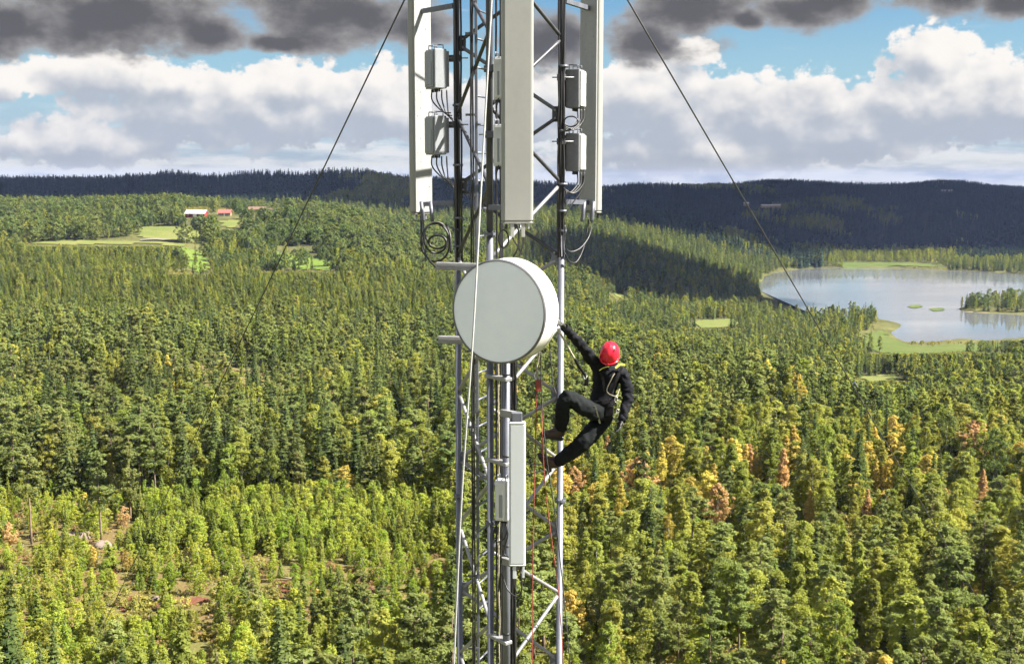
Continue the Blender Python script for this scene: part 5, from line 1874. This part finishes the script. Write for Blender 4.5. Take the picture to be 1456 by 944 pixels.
ppart(MB().revolve([(0.098, -0.055), (0.100, -0.03), (0.098, 0.0)], hc - face_d * 0.006, hsd, face_d, hup, 24, True, True), 'hair', 'hair')
# helmet
hb = MB(); prof = []
rings = 12; seg = 36; vs = []
for i in range(rings + 1):
    t = i / rings * 1.0
    el_ = math.pi / 2 * (1 - t * 1.22)
    for j in range(seg):
        a = 2 * math.pi * j / seg
        rx, ry, rz = 0.108, 0.128, 0.128
        x_ = rx * math.cos(el_) * math.sin(a); y_ = ry * math.cos(el_) * math.cos(a); z_ = rz * math.sin(el_)
        rid = 0.004 * math.exp(-(x_ / 0.012) ** 2) * (1 if el_ > 0.1 else 0) + 0.003 * math.exp(-((abs(x_) - 0.055) / 0.010) ** 2) * (1 if el_ > 0.2 else 0)
        sc_h = 1 + rid / 0.11
        vs.append(hc + hsd * x_ * sc_h + face_d * y_ * sc_h + hup * z_ * sc_h)
fs = [[i * seg + j, i * seg + (j + 1) % seg, (i + 1) * seg + (j + 1) % seg, (i + 1) * seg + j] for i in range(rings) for j in range(seg)]
hb.add(vs, fs, True)
helmet = ppart(hb, 'helmet', 'helmet')
rim = []
for j in range(41):
    a = 2 * math.pi * j / 40
    rim.append(hc + hsd * 0.103 * math.sin(a) + face_d * (0.122 * math.cos(a) + (0.018 if math.cos(a) > 0.3 else 0)) + hup * -0.044)
def hpart(mb, nm, mt):
    return ppart(mb, nm, mt, helmet)
hpart(MB().tube(rim, 0.008, 8), 'brim', 'helmet')
for sg in (-1, 1):
    for kx in (0.03, 0.065):
        q = hc + hsd * kx * sg + face_d * 0.045 + hup * 0.104
        hpart(MB().box(q, (hsd + hup * -0.5 * sg), face_d, hup, 0.005, 0.022, 0.004, 0.002), 'vent', 'sole')
    hpart(MB().tube(spline([hc + hsd * 0.104 * sg - hup * 0.03, hc + hsd * 0.086 * sg + face_d * 0.03 - hup * 0.10, hc + face_d * 0.06 - hup * 0.135], 5), 0.005, 6), 'chin_strap', 'web_dark')
hpart(MB().box(hc + hsd * 0.112 - hup * 0.005, face_d, hup, hsd, 0.02, 0.014, 0.006, 0.004), 'lamp_clip', 'sole')


# hands with five fingers
def hand(wr, tip, palm_n, curl, name='glove'):
    d_ = (tip - wr).normalized(); n = (palm_n - d_ * palm_n.dot(d_)).normalized(); s = d_.cross(n)
    V = [wr, wr + d_ * 0.05, wr + d_ * 0.085]; rr = [0.034, (0.040, 0.026), (0.042, 0.022)]; Ed = [(0, 1), (1, 2)]
    for i, (o_, l1) in enumerate(((-0.031, 0.068), (-0.010, 0.080), (0.011, 0.075), (0.031, 0.058))):
        base = len(V); b = wr + d_ * 0.092 + s * o_
        p1 = b + (d_ * math.cos(curl * 0.5) + n * math.sin(curl * 0.5)) * l1 * 0.45
        p2 = p1 + (d_ * math.cos(curl) + n * math.sin(curl)) * l1 * 0.32
        p3 = p2 + (d_ * math.cos(curl * 1.5) + n * math.sin(curl * 1.5)) * l1 * 0.26
        V += [b, p1, p2, p3]; rr += [0.0105, 0.010, 0.0095, 0.008]
        Ed += [(2, base), (base, base + 1), (base + 1, base + 2), (base + 2, base + 3)]
    base = len(V); b = wr + d_ * 0.035 + s * -0.036
    t_d = (d_ * 0.75 - s * 0.6 + n * 0.35).normalized()
    V += [b, b + t_d * 0.032, b + t_d * 0.062 + d_ * 0.006]; rr += [0.014, 0.0115, 0.0095]
    Ed += [(1, base), (base, base + 1), (base + 1, base + 2)]
    m_ = skin_mesh((V, Ed, rr), name, [M['glove']], lambda c: 0, 1)
    m_.transform(Matrix.Translation(-pel))
    ob = bpy.data.objects.new(name, m_); col.objects.link(ob); ob.parent = person
    return ob


hand(J['wrl'], P(793, 455, 12.38), Vector((-0.2, 0.2, -1)), 1.0)
hand(J['wrr'], P(877, 618, 12.74), Vector((-1, -0.3, 0)), 0.55)
for w_, e_ in (('wrl', 'fal_m'), ('wrr', 'far_m')):
    d_ = (J[e_] - J[w_]).normalized()
    ppart(MB().tube([J[w_] - d_ * 0.012, J[w_] + d_ * 0.045], 0.045, 14), 'cuff', 'jacket')


# boots
def boot(an, toe, up):
    d_ = (toe - an); d_ = (d_ - up * d_.dot(up)).normalized()
    V = [an + up * 0.07, an, an - up * 0.055 - d_ * 0.02, an - up * 0.05 + d_ * 0.075, an - up * 0.068 + d_ * 0.15, an - up * 0.072 + d_ * 0.205]
    rr = [0.070, 0.068, (0.060, 0.058), (0.060, 0.056), (0.060, 0.046), (0.046, 0.034)]
    m_ = skin_mesh((V, [(0, 1), (1, 2), (1, 3), (3, 4), (4, 5)], rr), 'boot', [M['boot']], lambda c: 0, 2)
    m_.transform(Matrix.Translation(-pel))
    ob = bpy.data.objects.new('boot', m_); col.objects.link(ob); ob.parent = person
    s = d_.cross(up)
    so = MB()
    for (q, w_, l_) in ((0.01, 0.042, 0.065), (0.135, 0.046, 0.08)):
        so.box(an - up * 0.088 + d_ * q, d_, s, up, l_, w_, 0.020, 0.012)
    so_me = so.mesh('sole', pel, [M['sole']])
    sob = bpy.data.objects.new('sole', so_me); col.objects.link(sob); sob.parent = ob
    sob['kind'] = 'stuff'
    # laces
    for i in range(3):
        q = an + d_ * (0.055 + 0.02 * i) - up * (0.005 + 0.012 * i)
        lo = MB().tube([q - s * 0.03, q + up * 0.014 + d_ * 0.006, q + s * 0.03], 0.004, 6)
        me_ = lo.mesh('lace', pel, [M['web_dark']]); l_o = bpy.data.objects.new('lace', me_); col.objects.link(l_o); l_o.parent = ob


boot(J['anl'], P(776, 624, 12.86), Vector((0.35, -0.1, 0.9)).normalized())
boot(J['anr'], P(764, 640, 12.86), Vector((0.80, -0.10, 0.45)).normalized())


# harness
def strap(pts, name='harness_strap', mat='webbing', w_=0.017):
    pts = spline(pts, 6)
    mb = MB(); k = len(pts); vs = []
    for i, p in enumerate(pts):
        t = (pts[min(i + 1, k - 1)] - pts[max(0, i - 1)]).normalized()
        v_ = Vector((0, -1, 0.05)); s = t.cross(v_).normalized()
        vs += [p - s * w_ + v_ * 0.004, p + s * w_ + v_ * 0.004, p + s * w_ - v_ * 0.004, p - s * w_ - v_ * 0.004]
    fs = []
    for i in range(k - 1):
        for j in range(4):
            fs.append([4 * i + j, 4 * i + (j + 1) % 4, 4 * i + 4 + (j + 1) % 4, 4 * i + 4 + j])
    fs += [[0, 1, 2, 3], [4 * k - 4, 4 * k - 3, 4 * k - 2, 4 * k - 1]]
    mb.add(vs, fs)
    return ppart(mb, name, mat)


strap([P(874, 531, 12.80), P(870, 538, 12.79), P(863, 556, 12.80), P(876, 563, 12.82), P(881, 553, 12.86)], 'tool_loop', 'webbing', 0.0045)
strap([P(850, 520, 12.78), P(857, 538, 12.80), P(860, 556, 12.80)], 'harness_strap', 'web_dark', 0.014)
strap([P(884, 522, 12.86), P(877, 540, 12.81), P(866, 562, 12.81)], 'harness_strap', 'web_dark', 0.014)
strap([P(838, 574, 12.84), P(852, 574, 12.83), P(868, 572, 12.85), P(876, 572, 12.90)], 'waist_belt', 'web_dark', 0.03)
strap([P(846, 577, 12.76), P(850, 590, 12.79), P(853, 602, 12.84)], 'harness_strap', 'webbing', 0.008)
strap([P(820, 582, 12.72), P(828, 579, 12.73), P(836, 574, 12.78)], 'leg_loop', 'webbing', 0.010)
strap([P(832, 612, 12.88), P(841, 614, 12.86), P(850, 606, 12.90)], 'leg_loop', 'webbing', 0.009)
strap([P(889, 519, 12.87), P(882, 518, 12.85), P(875, 523, 12.83)], 'shoulder_strap', 'web_lime', 0.011)
strap([P(852, 527, 12.76), P(858, 523, 12.75), P(866, 521, 12.76)], 'collar_strap', 'web_lime', 0.004)
strap([P(851, 521, 12.84), P(858, 525, 12.83), P(866, 523, 12.82)], 'collar', 'web_dark', 0.012)
for (a, b, y_) in ((832, 535, 12.72), (876, 568, 12.82), (878, 585, 12.82)):
    c = P(a, b, y_)
    ppart(MB().tube([c + Vector((0.016 * math.cos(t), -0.005, 0.028 * math.sin(t))) for t in np.linspace(0, 6.3, 16)], 0.0055, 6), 'carabiner', 'alloy')
ppart(MB().box(P(834, 541, 12.75), (1, 0, 0), (0, 1, 0), (0, 0, 1), 0.022, 0.014, 0.055, 0.008), 'rope_grab', 'web_dark')
ppart(MB().box(P(866, 584, 12.86), (1, 0, 0.1), (0, 1, 0), (0, 0, 1), 0.05, 0.03, 0.055, 0.015), 'tool_pouch', 'web_dark')
rope('lanyard', 'short black lanyard shock absorber at the climber chest', [P(817, 510, 12.65), P(824, 522, 12.68), P(832, 533, 12.71)], 0.016, 'web_dark', 'lanyard')

# ------------------------------------------------------------------ farm and far houses
def house(name, label, cat, base, rot, L, W, Hh, Hr, wall, roof, windows=(), door=None, group=None):
    base = Vector(base)
    root = empty(name, base, label, cat, group)
    c, s = math.cos(rot), math.sin(rot)
    T = lambda x, y, z: base + Vector((c * x - s * y, s * x + c * y, z))
    wl = MB()
    h, l = W / 2, L / 2
    wl.add([T(-l, -h, -2), T(l, -h, -2), T(l, h, -2), T(-l, h, -2), T(-l, -h, Hh), T(l, -h, Hh), T(l, h, Hh), T(-l, h, Hh), T(-l, 0, Hh + Hr), T(l, 0, Hh + Hr)],
           [[0, 1, 5, 4], [1, 2, 6, 9, 5], [2, 3, 7, 6], [3, 0, 4, 8, 7]])
    wl.obj('wall', M[wall], root)
    e = 0.55
    k = Hr / h
    for sg in (-1, 1):
        r = MB().add([T(-l - e, sg * (h + e), Hh - e * k), T(l + e, sg * (h + e), Hh - e * k), T(l + e, 0, Hh + Hr), T(-l - e, 0, Hh + Hr),
                      T(-l - e, sg * (h + e), Hh - e * k + 0.22), T(l + e, sg * (h + e), Hh - e * k + 0.22), T(l + e, 0, Hh + Hr + 0.22), T(-l - e, 0, Hh + Hr + 0.22)],
                     [[0, 1, 2, 3], [4, 5, 6, 7], [0, 1, 5, 4], [1, 2, 6, 5], [2, 3, 7, 6], [3, 0, 4, 7]])
        r.obj('roof', M[roof], root)
    for (x, z, w_, hh) in windows:
        f_ = MB().box(T(x, -h - 0.04, z), (c, s, 0), (-s, c, 0), (0, 0, 1), w_ / 2 + 0.14, 0.05, hh / 2 + 0.14).obj('window_frame', M['white_trim'], root)
        MB().box(T(x, -h - 0.10, z), (c, s, 0), (-s, c, 0), (0, 0, 1), w_ / 2, 0.02, hh / 2).obj('pane', M['window'], f_)
    if door:
        x, w_, hh = door
        MB().box(T(x, -h - 0.05, hh / 2), (c, s, 0), (-s, c, 0), (0, 0, 1), w_ / 2, 0.06, hh / 2).obj('door', M['white_trim'], root)
    if 'house' in name:
        MB().box(T(l * 0.3, 0.2, Hh + Hr + 0.4), (c, s, 0), (-s, c, 0), (0, 0, 1), 0.45, 0.45, 0.9).obj('chimney', M['brown_roof'], root)
    return root


def on(px, py):
    return ground_at(px, py)


q = FARM[0]
house('barn', 'long red barn with pale tin roof on the farm hill', 'barn', q, R(-10), 17, 8, 3.2, 2.6, 'red_wall', 'tin_roof', [(-6, 1.8, 0.9, 0.9), (5, 1.8, 0.9, 0.9)], (0, 3.0, 2.8))
q = FARM[1]
house('house', 'small house with bright red roof beside the barn', 'house', q, R(4), 10, 7, 2.6, 2.4, 'ochre_wall', 'tile_roof', [(-3, 1.5, 0.9, 1.1), (2.5, 1.5, 0.9, 1.1)], (0, 1.0, 2.1))
q = FARM[2]
house('house', 'brown-roofed farmhouse right of the red-roofed house', 'house', q, R(10), 15, 7, 2.4, 2.2, 'ochre_wall', 'brown_roof', [(-5, 1.5, 0.9, 1.1), (-2, 1.5, 0.9, 1.1), (3, 1.5, 0.9, 1.1)], (0.5, 1.0, 2.1))
q = FARM[3]
house('house', 'low ochre house at the right end of the farmstead', 'house', q, R(-16), 12, 6, 2.4, 1.8, 'ochre_wall', 'brown_roof', [(-3, 1.4, 0.9, 1.0), (3, 1.4, 0.9, 1.0)])
# houses far up the shaded ridge
def far_house(px, py, Y, L, label):
    p = P(px, py, Y)
    g = tz(p.x, p.y)
    house('farm_building', label, 'building', (p.x, p.y, max(g, p.z - 1.5)), R(3), L, 9, 2.6, 1.6, 'ochre_wall', 'tin_roof', [(-L * 0.3, 1.5, 1.2, 1), (0, 1.5, 1.2, 1), (L * 0.3, 1.5, 1.2, 1)])


far_house(1096, 293, 2150, 34, 'long white building far up the shaded ridge right of the guy wire')
far_house(1061, 290, 2150, 8, 'tiny pale building on the shaded ridge just left of the long white one')
far_house(1346, 272, 2600, 24, 'tiny pale building high on the shaded ridge at right')

# ------------------------------------------------------------------ rocks, logs
def rock(px, py, rx, ry, rz, label, seed):
    import bmesh
    bm = bmesh.new(); bmesh.ops.create_icosphere(bm, subdivisions=3, radius=1.0)
    v = np.array([q.co[:] for q in bm.verts]); f = np.array([[q.index for q in fc.verts] for fc in bm.faces]); bm.free()
    n_ = vnoise(v[:, 0] * 1.6 + seed, v[:, 1] * 1.6 + v[:, 2], seed) + 0.5 * vnoise(v[:, 0] * 4 + v[:, 2] * 3, v[:, 1] * 4 + seed, seed + 5)
    v = v * (1 + 0.5 * n_)[:, None] * np.array([rx, ry, rz])
    g = on(px, py)
    ob = bpy.data.objects.new('rock', np_mesh('rock', v, f, [M['rock']], smooth=False))
    ob.location = g + Vector((0, 0, rz * 0.15)); ob.rotation_euler = (0, 0, seed)
    col.objects.link(ob); tag(ob, label, 'rock')


rock(108, 768, 3.6, 2.0, 1.4, 'flat pale rock outcrop left of the pale-trunked pine', 1)
rock(146, 778, 2.4, 1.6, 1.0, 'pale rock at the foot of the pale-trunked pine', 2)
rock(184, 770, 1.2, 1.0, 0.8, 'small white boulder right of the pale-trunked pine', 3)
rock(222, 853, 0.9, 0.7, 0.5, 'grey boulder between the two red soil patches', 4)
rock(1165, 614, 3.6, 2.0, 1.3, 'pinkish bare rock under the pines on the right knoll', 5)
rock(1215, 628, 2.4, 1.4, 1.0, 'small pinkish rock slab below the right knoll', 6)
rock(1080, 522, 5.0, 3.0, 2.2, 'pale rock face showing above the pine knoll', 7)
LOGL = ['pale log left of the brown soil in mid clearing', 'pale log just above the brown soil in mid clearing', 'pale log at the edge of the second red soil patch',
        'pale log low at the left edge of the clearing', 'pale log left of the soil near the mast', 'pale log near the bottom, left of the mast']
rl = random.Random(3)
for i, (px, py) in enumerate(((408, 824), (425, 826), (300, 872), (92, 905), (474, 822), (540, 905))):
    g = on(px, py); a = rl.uniform(-0.6, 0.6); L = rl.uniform(2.0, 3.6)
    d_ = Vector((math.cos(a), math.sin(a), 0)) * L / 2
    g1 = g - d_; g2 = g + d_
    g1.z = tz(g1.x, g1.y) + 0.2; g2.z = tz(g2.x, g2.y) + 0.22
    o = MB().tube([g1, (g1 + g2) / 2, g2], 0.15, 8, True, 0.10)
    me_ = o.mesh('log', g, [M['wood_pale']]); ob = bpy.data.objects.new('log', me_); ob.location = g; col.objects.link(ob)
    tag(ob, LOGL[i], 'log', 'logs lying in the clearing')

# ------------------------------------------------------------------ the air
hz0 = float(gz.min()) - 1.5
hm = MB().box((0, 0, (hz0 + CZ + 62) / 2), (1, 0, 0), (0, 1, 0), (0, 0, 1), 9300, 9300, (CZ + 62 - hz0) / 2)


def haze_mat():
    mt = bpy.data.materials.new('haze'); mt.use_nodes = True; t = mt.node_tree; t.nodes.clear()
    o_ = t.nodes.new('ShaderNodeOutputMaterial'); v = t.nodes.new('ShaderNodeVolumePrincipled')
    v.inputs['Color'].default_value = (0.38, 0.50, 1.0, 1)
    v.inputs['Density'].default_value = HAZE
    v.inputs['Anisotropy'].default_value = 0.0
    t.links.new(v.outputs[0], o_.inputs['Volume'])
    return mt


HAZE = 3.0e-5
haze = hm.obj('haze', haze_mat()); tag(haze, kind='stuff')
print('terrain z', hz0, 'haze top', CZ + 62)
